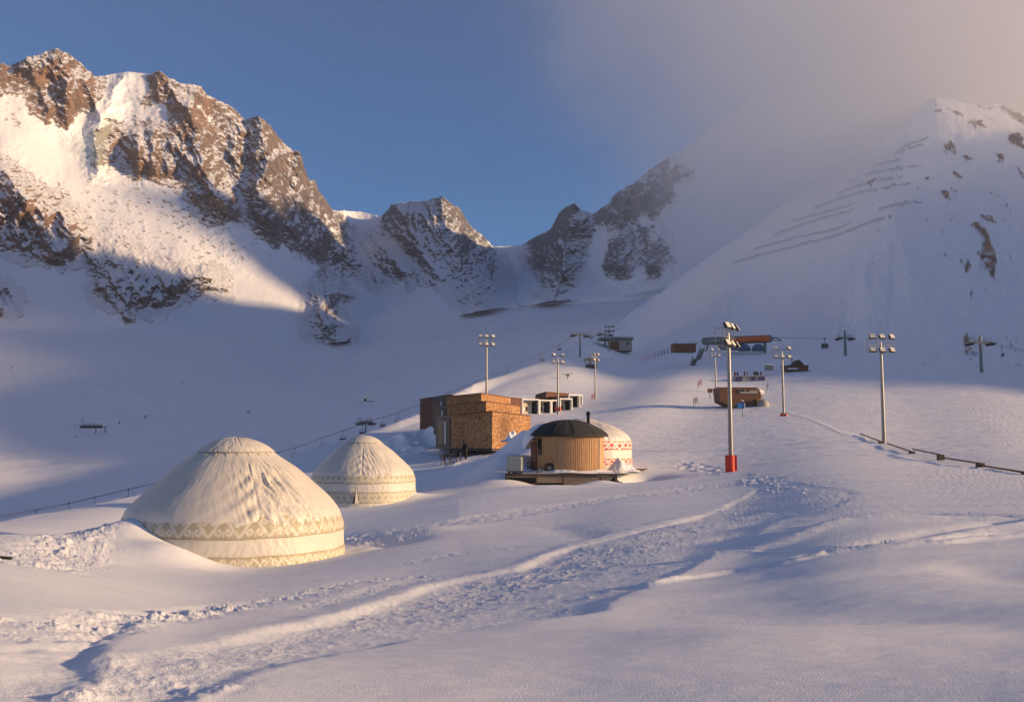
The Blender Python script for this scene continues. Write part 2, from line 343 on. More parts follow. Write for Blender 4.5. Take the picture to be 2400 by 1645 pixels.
ROCK = sstep(-.8, 1.2, GROCK)
far = (GR > 400)
sc_n = fbm(U, V*1.6, 5, 10, 3, .6); patch = fbm(U, V, 1, 130, 2)
vboul = sstep(.40, .50, sc_n)*sstep(.0, .3, patch-(V-830)/500*np.sign(V-830)*.6)*gsel*(azc < -2)[None, :]*far*(V > 700)
ROCK = np.maximum(ROCK, vboul)
rboul = sstep(.44, .52, sc_n)*sstep(-.1, .25, patch)*gsel*(U > 2080)*(V > 300)*(V < 840)
ROCK = np.maximum(ROCK, rboul)
GZ = GZ + ROCK*(.2+GR/500*(1.0+4.0*fbm(GX, GY, GZ, 9, 4, .65)))*.6

def grid_mesh(name, X, Y, Z, attrs, wrap=False):
    M, N = X.shape
    co = np.stack([X, Y, Z], -1).reshape(-1, 3).astype(np.float32)
    i = np.arange(M*N).reshape(M, N)
    a, b, c, d = i[:-1, :-1], i[:-1, 1:], i[1:, 1:], i[1:, :-1]
    f = np.stack([a, b, c, d], -1).reshape(-1, 4)
    f = f[:, ::-1]
    me = bpy.data.meshes.new(name)
    me.vertices.add(len(co)); me.vertices.foreach_set("co", co.ravel())
    me.loops.add(f.size); me.loops.foreach_set("vertex_index", f.ravel().astype(np.int32))
    me.polygons.add(len(f)); me.polygons.foreach_set("loop_start", np.arange(0, f.size, 4, dtype=np.int32))
    me.polygons.foreach_set("loop_total", np.full(len(f), 4, np.int32))
    me.polygons.foreach_set("use_smooth", np.ones(len(f), bool))
    for k, v in attrs.items():
        at_ = me.attributes.new(k, 'FLOAT', 'POINT'); at_.data.foreach_set("value", v.astype(np.float32).ravel())
    me.update(); me.validate()
    ob = bpy.data.objects.new(name, me); COL.objects.link(ob); return ob

def ground_z(x, y):
    a = math.degrees(math.atan2(x, y)); r = math.hypot(x, y)
    j = int(np.clip(np.searchsorted(azc, a)-1, 0, NC-2)); t = (a-azc[j])/(azc[j+1]-azc[j])
    z0 = np.interp(r, GR[:, j], GZ[:, j]); z1 = np.interp(r, GR[:, j+1], GZ[:, j+1])
    return float(z0*(1-t)+z1*t)
def G(u, r, dz=0.0):
    """point on the snow seen in photo column u, r metres away"""
    a = math.atan((u-CU)/F/cp*1.0)
    x, y = r*math.sin(a), r*math.cos(a)
    for _ in range(3):       # column of a point depends on its height too
        z = ground_z(x, y); pu, pv = proj(np.array(x), np.array(y), np.array(z))
        a -= (float(pu)-u)/F; x, y = r*math.sin(a), r*math.cos(a)
    return Vector((x, y, ground_z(x, y)+dz))
# ------------------------------------------------------------------ mountains
SKY = [(-900,260),(-500,230),(-300,200),(-100,160),(0,147),(8,141),(20,153),(40,142),(60,129),(75,128),(90,124),(105,117),(127,110),(140,115),(165,129),(190,150),(215,174),(240,171),(290,163),(340,168),(362,160),(385,178),(415,190),(440,192),
 (458,197),(470,215),(500,230),(530,245),(555,272),(575,266),(590,264),(610,282),(630,307),(650,331),(665,341),(682,346),(690,378),(703,410),(715,408),(722,430),(735,448),(755,477),(780,478),(820,481),(865,492),(890,464),(920,458),(960,457),
 (985,451),(1003,445),(1020,460),(1045,475),(1065,510),(1095,535),(1120,560),(1160,558),(1185,555),(1210,540),(1250,520),(1270,481),(1290,466),(1305,461),(1318,478),(1335,480),(1345,486),(1380,462),(1400,436),(1440,415),(1480,380),(1540,345),
 (1600,300),(1700,230),(1900,150),(2324,0),(2450,0),(2700,-150),(3100,-350),(3500,-200),(3900,100),(4200,600),(5200,1000)]  # right end: unseen peaks, raised to shade the middle mountains
SKR = [(-900,1100),(-300,1350),(0,1600),(130,1700),(360,1700),(580,1760),(690,1780),(750,1850),(815,1960),(880,1900),(1003,1810),(1090,1870),(1150,1960),(1190,1940),(1240,1780),(1290,1660),(1400,1500),(1540,1450),(1700,1450),(1900,1480),(2324,1450),(2700,1400),(3500,1450),(5200,1800)]
ma = azc[(azc > -60) & (azc < 62)]; j0 = int(np.searchsorted(azc, ma[0])); j1 = j0+len(ma)
um = CU+F*cp*np.tan(np.radians(ma))
# column coordinate shifts slightly with height; solve with the sky line itself
sa, stt = azte(np.array([p[0] for p in SKY]), np.array([p[1] for p in SKY]))
skyte = np.interp(ma, np.degrees(sa), stt)
skyr = sm1([math.degrees(math.atan((u-CU)/F/cp)) for u, _ in SKR], [r for _, r in SKR], ma)
footr = GR[-1, j0:j1]; footz = GZ[-1, j0:j1]; footte = footz/footr
inview = (np.abs(ma) < 30)
skyte = np.maximum(skyte, footte+.01)
NM = 560
t = np.linspace(0, 1, NM)[:, None]
sg = 16; ker = np.exp(-.5*(np.arange(-3*sg, 3*sg+1)/sg)**2); ker /= ker.sum()
skys = np.convolve(np.pad(skyte, 3*sg, mode='edge'), ker, 'valid')
jag = skyte-skys+.0034*fbm(ma*3.3, ma*0, ma*0, 1.0, 5, .66)*inview*(1-.75*np.exp(-((um-285)/60)**2)-.75*np.exp(-((um-815)/45)**2)-.7*np.exp(-((um-1165)/45)**2))
TE = footte[None, :]+(skys-footte)[None, :]*t+jag[None, :]*t**16
# distance profile: steepens upward (valley floor -> face)
mid = footr+(skyr-footr)*.42; mid2 = footr+(skyr-footr)*.75
tk = np.stack([np.zeros_like(ma), np.full_like(ma, .33), np.full_like(ma, .68), np.ones_like(ma)])
rkk = np.stack([footr, mid, mid2, skyr])
MR = pchip(tk, rkk, t+np.zeros(TE.shape))
MA = np.radians(ma)[None, :]+np.zeros(TE.shape)
def muv(R): return proj(R*np.sin(MA), R*np.cos(MA), R*TE)
U, V = muv(MR); U = np.nan_to_num(U, nan=-9999); V = np.nan_to_num(V, nan=-9999)
RK = {
 'tower': ([(32,150),(60,126),(110,114),(130,108),(162,125),(200,160),(218,180),(205,215),(188,240),(150,262),(128,255),(105,255),(85,235),(75,212),(95,195),(55,185),(20,175),(28,160)], 1.0),
 'tip': ([(-60,150),(0,138),(22,150),(45,185),(20,190),(0,182),(-60,200)], .9),
 'ridge': ([(352,158),(375,165),(410,186),(440,192),(470,212),(500,228),(530,243),(556,270),(578,264),(592,262),(612,280),(632,305),(665,338),(686,345),(694,378),(722,420),(757,475),(778,520),(800,560),(850,590),(872,630),(850,645),(800,625),(760,600),(715,590),(640,545),(575,500),(560,480),(545,430),(540,330),(500,260),(450,235),(395,205)], .72),
 'fill': ([(470,240),(560,280),(585,330),(575,430),(545,440),(520,400),(490,340)], .62),
 'orange': ([(395,245),(430,240),(470,300),(490,350),(500,400),(535,440),(540,490),(470,492),(440,455),(420,420),(395,405),(365,395),(372,320),(400,290)], 1.0),
 'mid': ([(232,340),(238,315),(275,285),(330,300),(370,295),(380,330),(372,395),(340,392),(310,388),(290,370),(240,355)], .85),
 'top': ([(350,165),(372,168),(395,200),(420,240),(470,290),(430,250),(390,240),(345,215)], .55),
 'left': ([(-300,300),(-60,340),(0,368),(30,385),(70,412),(130,455),(180,490),(218,530),(245,560),(185,575),(135,605),(60,585),(0,575),(-300,560)], .85),
 'low': ([(200,655),(245,600),(270,560),(300,565),(400,600),(470,610),(522,640),(520,665),(440,660),(410,682),(370,702),(290,714),(245,690)], .85),
 'low2': ([(180,560),(260,560),(300,600),(240,640),(200,620)], .5),
 'edge': ([(-300,600),(0,625),(22,640),(52,692),(40,715),(0,738),(-300,740)], .8),
 'crop': ([(700,655),(722,633),(770,640),(803,672),(778,690),(772,712),(792,750),(802,780),(752,788),(700,762),(688,722)], 1.15),
 'm2': ([(868,490),(892,462),(940,456),(1003,442),(1045,470),(1070,508),(1100,540),(1128,575),(1160,635),(1168,680),(1110,692),(1060,692),(1010,662),(985,612),(930,580),(878,520)], .8),
 'm2b': ([(770,500),(860,545),(960,612),(1000,650),(930,640),(870,625),(800,560)], .6),
 'm3': ([(1262,490),(1300,458),(1338,480),(1335,520),(1315,590),(1295,640),(1245,692),(1215,665),(1240,620),(1185,590),(1178,572),(1240,528)], .75),
 'm3b': ([(1335,480),(1385,462),(1440,413),(1500,372),(1540,400),(1470,470),(1400,500),(1370,480)], .65),
 'm3c': ([(1380,602),(1412,555),(1450,530),(1445,590),(1412,604)], .8),
 'm3d': ([(1210,660),(1260,640),(1290,660),(1240,695)], .5),
 'm3e': ([(1460,600),(1490,575),(1510,585),(1470,625)], .5),
}
wU = 26*fbm(U, V, 3, 55, 6, .68); wV = 24*fbm(U, V, 13, 55, 6, .68)
RM = np.zeros(U.shape); RB = np.zeros(U.shape)
for P, st in RK.values():
    x0, x1 = min(p[0] for p in P)-80, max(p[0] for p in P)+80; y0, y1 = min(p[1] for p in P)-50, max(p[1] for p in P)+50
    b = (U > x0) & (U < x1) & (V > y0) & (V < y1)
    if b.any():
        sd = polysd(P, (U+wU)[b], (V+wV)[b])
        RM[b] = np.maximum(RM[b], st*sstep(-42, 10, sd)); RB[b] = np.maximum(RB[b], sstep(-10, 45, sd)*(.4+.6*st))
WX, WY, WZ = MA*1500, MR*.06, TE*1500
# large spurs: (polyline, push towards camera in m, half width in px)
SP = [([(127,110),(150,170),(150,262)], 60, 45), ([(60,130),(85,190),(110,250)], 25, 25),
      ([(430,240),(450,330),(480,420),(520,490)], 60, 60), ([(362,160),(400,220),(430,250)], 30, 40),
      ([(590,264),(610,350),(590,430),(600,500)], 85, 50), ([(680,345),(710,430),(740,520),(800,590)], 70, 45),
      ([(305,300),(318,385)], 25, 14), ([(345,300),(350,390)], 22, 16),
      ([(0,380),(90,480),(120,590)], 45, 80), ([(90,440),(200,540)], 25, 30),
      ([(260,570),(300,640),(280,710)], 45, 55), ([(400,600),(440,660)], 25, 40), ([(710,640),(730,700),(760,780)], 45, 45),
      ([(1003,445),(1010,520),(1050,600),(1100,690)], 110, 60), ([(900,460),(930,540),(990,620)], 45, 35), ([(820,510),(900,600)], 25, 25),
      ([(1300,462),(1290,560),(1250,690)], 90, 50), ([(1440,413),(1400,500),(1400,600)], 60, 50), ([(1540,345),(1500,460),(1490,600)], 70, 50),
      ([(200,190),(225,260),(215,330),(222,385)], 40, 30), ([(280,175),(250,230),(210,290)], 25, 30)]
DR = np.zeros(U.shape)
for P, a, w in SP:
    x0, x1 = min(p[0] for p in P)-3*w, max(p[0] for p in P)+3*w
    b = (U > x0) & (U < x1)
    d, s, f = seg_dist(P, (U+wU*.9)[b], (V+wV*.9)[b]); q = d/w
    DR[b] -= a*np.exp(-q*1.15)*sstep(3, 2, q)
# couloirs and crags
n1 = fbm(WX, WY, WZ*.5, 150, 6, .58, ridged=True)
n2 = fbm(WX+.45*WZ, WY, WZ*.4, 62, 5, .6, ridged=True)
n3 = fbm(WX, WY, WZ*.8, 22, 4, .6)
n4 = fbm(WX-.5*WZ, WY, WZ*.5, 34, 4, .65, ridged=True)
top = sstep(0, .12, 1-t)
amp = RB
DR -= amp*(60*n1+34*n2+9*n3+13*n4)
DR -= (1-amp)*(10*fbm(WX, WY, WZ, 260, 4, .5)+1.6*fbm(WX, WY, WZ, 24, 3))
# ribs on open snow run down the fall line
DR -= (1-amp)*1.3*fbm(WX+.55*WZ, WY*.6, WZ*.3, 40, 4, .6)
DR *= sstep(0, .06, t)+0*top
# glacier bulge: crevassed ice
gl = np.exp(-((U-255)/70)**2-((V-270)/85)**2)
DR -= gl*(4*fbm(U*.9, V*1.8, 0, 22, 4, .6, ridged=True)+12*fbm(U, V, 1, 30, 2))
ice = sstep(-8, 8, polysd([(150,340),(200,310),(230,285),(262,262),(255,300),(236,340),(232,375),(222,388),(195,368),(165,350)], U+wU*.5, V+wV*.5))
MR2 = MR+DR
# boulders and scree streaks on the snow faces
st1 = fbm(U*1.0-V*.9, V*1.6+U*.4, 5, 20, 4, .62); zone = np.maximum(np.exp(-((U-350)/230)**2-((V-520-.18*(U-350))/95)**2), .5*np.exp(-((U-20)/60)**2-((V-270)/60)**2))
st1 = st1+.25*fbm(U, V*1.5, 8, 7, 3, .7)
scree = sstep(.20, .32, st1)*sstep(.20, .60, zone+.3*fbm(U, V, 2, 60, 2))
scree = np.maximum(scree, sstep(.50, .6, st1)*.9*sstep(0, .4, fbm(U, V, 12, 90, 2))*(V > 560)*(U < 1500))
# rock breaks the snow where the face is steep
dte = np.gradient(MR2, axis=0)/np.maximum(np.gradient(TE*MR2, axis=0), .05)     # run per rise
steep = 1-np.clip(dte/2.2, -1, 1)
n5 = fbm(U+V*.7, V*1.1-U*.3, 21, 26, 5, .66)
n6 = fbm(WX+.45*WZ, WY, WZ*.32, 30, 5, .68)
ROCKM = RM*1.15+.45*n5+.85*n6+.25*steep-.50
ROCKM = sstep(-.02, .10, np.where(RM > .02, ROCKM, -1))
ROCKM = np.maximum(ROCKM, scree)*sstep(.015, .05, t)
MR2 = MR2-ROCKM*(2.5+3*np.maximum(0, n3))
MX, MY, MZ = MR2*np.sin(MA), MR2*np.cos(MA), MR2*TE
# back of the range
bx, by, bz, bm = [MX], [MY], [MZ], [ROCKM]
for dd, dzz in ((30, 25), (120, 140), (400, 330)):
    rr = MR2[-1]+dd; bx.append((rr*np.sin(MA[0]))[None]); by.append((rr*np.cos(MA[0]))[None]); bz.append((np.maximum(MZ[-1]-dzz, -100))[None]); bm.append(ROCKM[-1:])
MXX, MYY, MZZ, MRK = [np.concatenate(q) for q in (bx, by, bz, bm)]
ICE = np.concatenate([ice, np.zeros((3, ice.shape[1]))])
# ------------------------------------------------------------------ materials
def new_mat(name):
    m = bpy.data.materials.new(name); m.use_nodes = True; nt = m.node_tree; nt.nodes.clear()
    o = nt.nodes.new('ShaderNodeOutputMaterial'); b = nt.nodes.new('ShaderNodeBsdfPrincipled')
    nt.links.new(b.outputs[0], o.inputs[0]); return m, nt, b
def N(nt, t, **k):
    n = nt.nodes.new(t)
    for a, v in k.items():
        if a.startswith('i_'): n.inputs[int(a[2:]) if a[2:].isdigit() else a[2:].replace('_', ' ')].default_value = v
        else: setattr(n, a, v)
    return n
def noise(nt, vec, scale, detail=4, rough=.5):
    n = N(nt, 'ShaderNodeTexNoise'); n.inputs['Scale'].default_value = scale; n.inputs['Detail'].default_value = detail
    n.inputs['Roughness'].default_value = rough; nt.links.new(vec, n.inputs['Vector']); return n
def ramp(nt, fac, stops):
    r = N(nt, 'ShaderNodeValToRGB'); el = r.color_ramp.elements
    el[0].position, el[0].color = stops[0][0], (*stops[0][1], 1); el[1].position, el[1].color = stops[-1][0], (*stops[-1][1], 1)
    for p, c in stops[1:-1]: e = el.new(p); e.color = (*c, 1)
    nt.links.new(fac, r.inputs[0]); return r
def math_(nt, op, a, b=None, clamp=False):
    n = N(nt, 'ShaderNodeMath', operation=op, use_clamp=clamp)
    for i, x in enumerate((a, b)):
        if x is None: continue
        if isinstance(x, (int, float)): n.inputs[i].default_value = x
        else: nt.links.new(x, n.inputs[i])
    return n.outputs[0]
def mixc(nt, f, a, b):
    n = N(nt, 'ShaderNodeMix', data_type='RGBA')
    for i, x in ((0, f), (6, a), (7, b)):
        if isinstance(x, (int, float)): n.inputs[i].default_value = x
        elif isinstance(x, tuple): n.inputs[i].default_value = (*x, 1)
        else: nt.links.new(x, n.inputs[i])
    return n.outputs[2]
def bump(nt, h, strength, dist, prev=None):
    b = N(nt, 'ShaderNodeBump'); b.inputs['Strength'].default_value = strength; b.inputs['Distance'].default_value = dist
    nt.links.new(h, b.inputs['Height'])
    if prev is not None: nt.links.new(prev, b.inputs['Normal'])
    return b.outputs[0]
def snow_mat(name, fine, rocky):
    m, nt, b = new_mat(name); L = nt.links
    g = N(nt, 'ShaderNodeNewGeometry'); pos = g.outputs['Position']
    n1 = noise(nt, pos, .35, 5, .6); n2 = noise(nt, pos, 6, 4, .6)
    snow = ramp(nt, n1.outputs[0], [(.3, (.80, .82, .86)), (.7, (.88, .89, .91))]).outputs[0]
    nr = noise(nt, pos, .035 if rocky else .12, 6, .65); mq = N(nt, 'ShaderNodeMapping'); mq.inputs['Scale'].default_value = (1, 1, .45 if rocky else 1); L.new(pos, mq.inputs[0]); nr2 = noise(nt, mq.outputs[0], .13 if rocky else .25, 7, .72)
    rockc = ramp(nt, nr.outputs[0], [(.32, (.10, .08, .07)), (.5, (.29, .18, .12)), (.68, (.48, .28, .16))]).outputs[0]
    rockc = mixc(nt, math_(nt, 'MULTIPLY', nr2.outputs[0], .7), rockc, (.15, .115, .10))
    if rocky:      # greyer stone in the peaks at the head of the valley
        sp_ = N(nt, 'ShaderNodeSeparateXYZ'); L.new(pos, sp_.inputs[0]); gr = N(nt, 'ShaderNodeMapRange'); L.new(sp_.outputs[0], gr.inputs[0])
        gr.inputs[1].default_value = -520; gr.inputs[2].default_value = -260
        bw = N(nt, 'ShaderNodeHueSaturation'); bw.inputs['Saturation'].default_value = .25; bw.inputs['Value'].default_value = .72; L.new(rockc, bw.inputs['Color'])
        rockc = mixc(nt, gr.outputs[0], rockc, bw.outputs[0])
    at_ = N(nt, 'ShaderNodeAttribute', attribute_name='rock')
    sx = N(nt, 'ShaderNodeSeparateXYZ'); L.new(g.outputs['Normal'], sx.inputs[0])
    # snow lodges on ledges
    led = math_(nt, 'MULTIPLY', math_(nt, 'SUBTRACT', math_(nt, 'ADD', sx.outputs[2], math_(nt, 'MULTIPLY', math_(nt, 'SUBTRACT', nr2.outputs[0], .5), 1.3)), .60 if rocky else .90), 7, False)
    led = math_(nt, 'MINIMUM', math_(nt, 'MAXIMUM', led, 0), 1)
    fac = math_(nt, 'MULTIPLY', at_.outputs['Fac'], math_(nt, 'SUBTRACT', 1, math_(nt, 'MULTIPLY', led, .85)), True)
    col = mixc(nt, fac, snow, rockc)
    ic = N(nt, 'ShaderNodeAttribute', attribute_name='ice')
    col = mixc(nt, math_(nt, 'MULTIPLY', ic.outputs['Fac'], .5), col, (.50, .60, .58))
    L.new(col, b.inputs['Base Color']); b.inputs['Roughness'].default_value = .62
    b.inputs['Specular IOR Level'].default_value = .25
    if fine:
        ra = N(nt, 'ShaderNodeAttribute', attribute_name='rough')
        mp = N(nt, 'ShaderNodeMapping'); mp.inputs['Scale'].default_value = (.8, 4.2, 1); mp.inputs['Rotation'].default_value = (0, 0, .25); L.new(pos, mp.inputs[0])
        w1 = noise(nt, mp.outputs[0], 2.6, 6, .66); w2 = noise(nt, pos, 70, 2, .6); w3 = noise(nt, pos, 12, 4, .7)
        nn = bump(nt, w1.outputs[0], .35, .05)
        s3 = N(nt, 'ShaderNodeMath', operation='MULTIPLY_ADD'); L.new(ra.outputs['Fac'], s3.inputs[0]); s3.inputs[1].default_value = .9; s3.inputs[2].default_value = .05
        h3 = math_(nt, 'MULTIPLY', w3.outputs[0], s3.outputs[0])
        nn = bump(nt, h3, .6, .05, nn); nn = bump(nt, w2.outputs[0], .45, .012, nn)
        L.new(nn, b.inputs['Normal'])
    else:
        w1 = noise(nt, pos, .12, 8, .68); w2 = noise(nt, pos, .6, 4, .7)
        nn = bump(nt, w1.outputs[0], .22, 3.0)
        hh = math_(nt, 'MULTIPLY', w2.outputs[0], math_(nt, 'ADD', fac, .06)); nn = bump(nt, hh, 1.0, 2.5, nn)
        L.new(nn, b.inputs['Normal'])
    return m
M_SNOW = snow_mat("snow", True, False); M_MTN = snow_mat("mountain_snow_and_rock", False, True)
def flat(name, col, rough=.7, metal=0, var=.12, scale=6, bmp=.15, bd=.01):
    m, nt, b = new_mat(name); tc = N(nt, 'ShaderNodeTexCoord'); n = noise(nt, tc.outputs['Object'], scale, 5, .6)
    lo = tuple(c*(1-var) for c in col); hi = tuple(min(1, c*(1+var)) for c in col)
    nt.links.new(ramp(nt, n.outputs[0], [(.3, lo), (.7, hi)]).outputs[0], b.inputs['Base Color'])
    b.inputs['Roughness'].default_value = rough; b.inputs['Metallic'].default_value = metal
    if bmp: nt.links.new(bump(nt, n.outputs[0], bmp, bd), b.inputs['Normal'])
    return m
# ------------------------------------------------------------------ terrain objects
def structure(o): o['kind'] = 'structure'; return o
g_ob = structure(grid_mesh("ground", GX, GY, GZ, {'rock': ROCK, 'rough': ROUGH})); g_ob.data.materials.append(M_SNOW)
m_ob = structure(grid_mesh("mountain", MXX, MYY, MZZ, {'rock': MRK, 'ice': ICE})); m_ob.data.materials.append(M_MTN)
# far land so the sheet reaches the horizon
a = np.linspace(0, 2*np.pi, 73)[None, :]; r = np.array([1500, 4000, 12000])[:, None]
f_ob = structure(grid_mesh("terrain", r*np.sin(a), r*np.cos(a), -130+0*r*np.sin(a), {'rock': 0*(r+a)})); f_ob.data.materials.append(M_MTN)

# ------------------------------------------------------------------ light
PSI, ELV = 100.0, 12.0
w = bpy.data.worlds.new("World"); SC.world = w; w.use_nodes = True; nt = w.node_tree
bg = nt.nodes['Background']; sk = nt.nodes.new('ShaderNodeTexSky'); sk.sky_type = 'NISHITA'; sk.sun_disc = False
sk.sun_elevation = R_(ELV); sk.sun_rotation = R_(PSI); sk.altitude = 3200; sk.air_density = 1.0; sk.dust_density = 1.6; sk.ozone_density = 2.5
hs = nt.nodes.new('ShaderNodeHueSaturation'); hs.inputs['Saturation'].default_value = 1.42; hs.inputs['Value'].default_value = .70
tn = nt.nodes.new('ShaderNodeMix'); tn.data_type = 'RGBA'; tn.blend_type = 'MULTIPLY'; tn.inputs[0].default_value = 1; tn.inputs[7].default_value = (1.05, .835, .76, 1)
nt.links.new(sk.outputs[0], tn.inputs[6]); nt.links.new(tn.outputs[2], hs.inputs['Color']); nt.links.new(hs.outputs[0], bg.inputs[0]); bg.inputs[1].default_value = .10
sd_ = bpy.data.lights.new("sun", 'SUN'); sd_.energy = 3.0; sd_.angle = R_(2.4); sd_.color = (1.0, .67, .36)
so = bpy.data.objects.new("sun", sd_); COL.objects.link(so)
S = Vector((math.sin(R_(PSI))*math.cos(R_(ELV)), math.cos(R_(PSI))*math.cos(R_(ELV)), math.sin(R_(ELV))))
so.rotation_euler = S.to_track_quat('Z', 'Y').to_euler()
SC.view_settings.view_transform = 'Standard'; SC.view_settings.look = 'None'; SC.view_settings.exposure = EXPO = 1.22
SC.view_settings.gamma = 1

# ------------------------------------------------------------------ cloud bank draped on the right-hand ridge
FOG = True
def box_mesh(name, lo, hi):
    me = bpy.data.meshes.new(name); bm = bmesh.new(); bmesh.ops.create_cube(bm, size=1)
    for v in bm.verts: v.co = Vector([(lo[i]+hi[i])/2+v.co[i]*(hi[i]-lo[i]) for i in range(3)])
    bm.to_mesh(me); bm.free(); o = bpy.data.objects.new(name, me); COL.objects.link(o); return o
if FOG:
    fb = box_mesh("cloud_bank", (-60, 340, 10), (640, 900, 450)); fb['kind'] = 'stuff'
    fb['label'] = 'grey mist cloud hiding the top of the slope at the right'
    m = bpy.data.materials.new("mist"); m.use_nodes = True; nt = m.node_tree; nt.nodes.clear()
    o = nt.nodes.new('ShaderNodeOutputMaterial'); pv = nt.nodes.new('ShaderNodeVolumePrincipled'); nt.links.new(pv.outputs[0], o.inputs['Volume'])
    pv.inputs['Color'].default_value = (.98, .98, .98, 1); pv.inputs['Anisotropy'].default_value = 0
    g = nt.nodes.new('ShaderNodeNewGeometry'); sx = nt.nodes.new('ShaderNodeSeparateXYZ'); nt.links.new(g.outputs['Position'], sx.inputs[0])
    x, y, z = sx.outputs
    # lower edge climbs away from the ridge; density grows into the cloud
    nz = noise(nt, g.outputs['Position'], .0062, 5, .6)
    s = math_(nt, 'ADD', math_(nt, 'MULTIPLY', x, 1.0), math_(nt, 'MULTIPLY', z, .12))
    s = math_(nt, 'ADD', s, math_(nt, 'MULTIPLY', y, -.06))
    s = math_(nt, 'ADD', s, math_(nt, 'MULTIPLY', math_(nt, 'SUBTRACT', nz.outputs[0], .5), 300))
    mr = nt.nodes.new('ShaderNodeMapRange'); mr.interpolation_type = 'SMOOTHSTEP'; nt.links.new(s, mr.inputs[0])
    mr.inputs[1].default_value = -10; mr.inputs[2].default_value = 300; mr.inputs[3].default_value = 0; mr.inputs[4].default_value = 1
    mz = nt.nodes.new('ShaderNodeMapRange'); mz.interpolation_type = 'SMOOTHSTEP'; nt.links.new(z, mz.inputs[0])
    mz.inputs[1].default_value = 90; mz.inputs[2].default_value = 290; mz.inputs[3].default_value = .04; mz.inputs[4].default_value = 1
    my = nt.nodes.new('ShaderNodeMapRange'); my.interpolation_type = 'SMOOTHSTEP'; nt.links.new(y, my.inputs[0])
    my.inputs[1].default_value = 400; my.inputs[2].default_value = 580
    d = math_(nt, 'MULTIPLY', math_(nt, 'MULTIPLY', math_(nt, 'MULTIPLY', mr.outputs[0], mz.outputs[0]), my.outputs[0]), .0048)
    mb_ = nt.nodes.new('ShaderNodeMapRange'); mb_.interpolation_type = 'SMOOTHSTEP'; nt.links.new(y, mb_.inputs[0])
    mb_.inputs[1].default_value = 690; mb_.inputs[2].default_value = 800; mb_.inputs[3].default_value = 1; mb_.inputs[4].default_value = 3.0
    d = math_(nt, 'MULTIPLY', d, mb_.outputs[0])
    nt.links.new(d, pv.inputs['Density'])
    fb.data.materials.append(m); m.cycles.volume_step_rate = 1.0 if hasattr(m.cycles, 'volume_step_rate') else 1
HZ = box_mesh("haze", (-2600, -700, -140), (2600, 2700, 1400)); HZ['kind'] = 'stuff'; HZ['label'] = 'thin cold haze filling the valley air'
m = bpy.data.materials.new("haze"); m.use_nodes = True; nt = m.node_tree; nt.nodes.clear()
o = nt.nodes.new('ShaderNodeOutputMaterial'); pv = nt.nodes.new('ShaderNodeVolumePrincipled'); nt.links.new(pv.outputs[0], o.inputs['Volume'])
pv.inputs['Color'].default_value = (.9, .92, .97, 1); pv.inputs['Density'].default_value = .00006; pv.inputs['Anisotropy'].default_value = .3
HZ.data.materials.append(m)
SC.cycles.volume_step_rate = 1.0; SC.cycles.volume_max_steps = 256; SC.cycles.volume_bounces = 8
SC.cycles.max_bounces = 9; SC.cycles.diffuse_bounces = 3; SC.cycles.glossy_bounces = 2; SC.cycles.transparent_max_bounces = 8
SC.cycles.use_denoising = True
try: SC.cycles.denoiser = 'OPENIMAGEDENOISE'
except Exception: pass
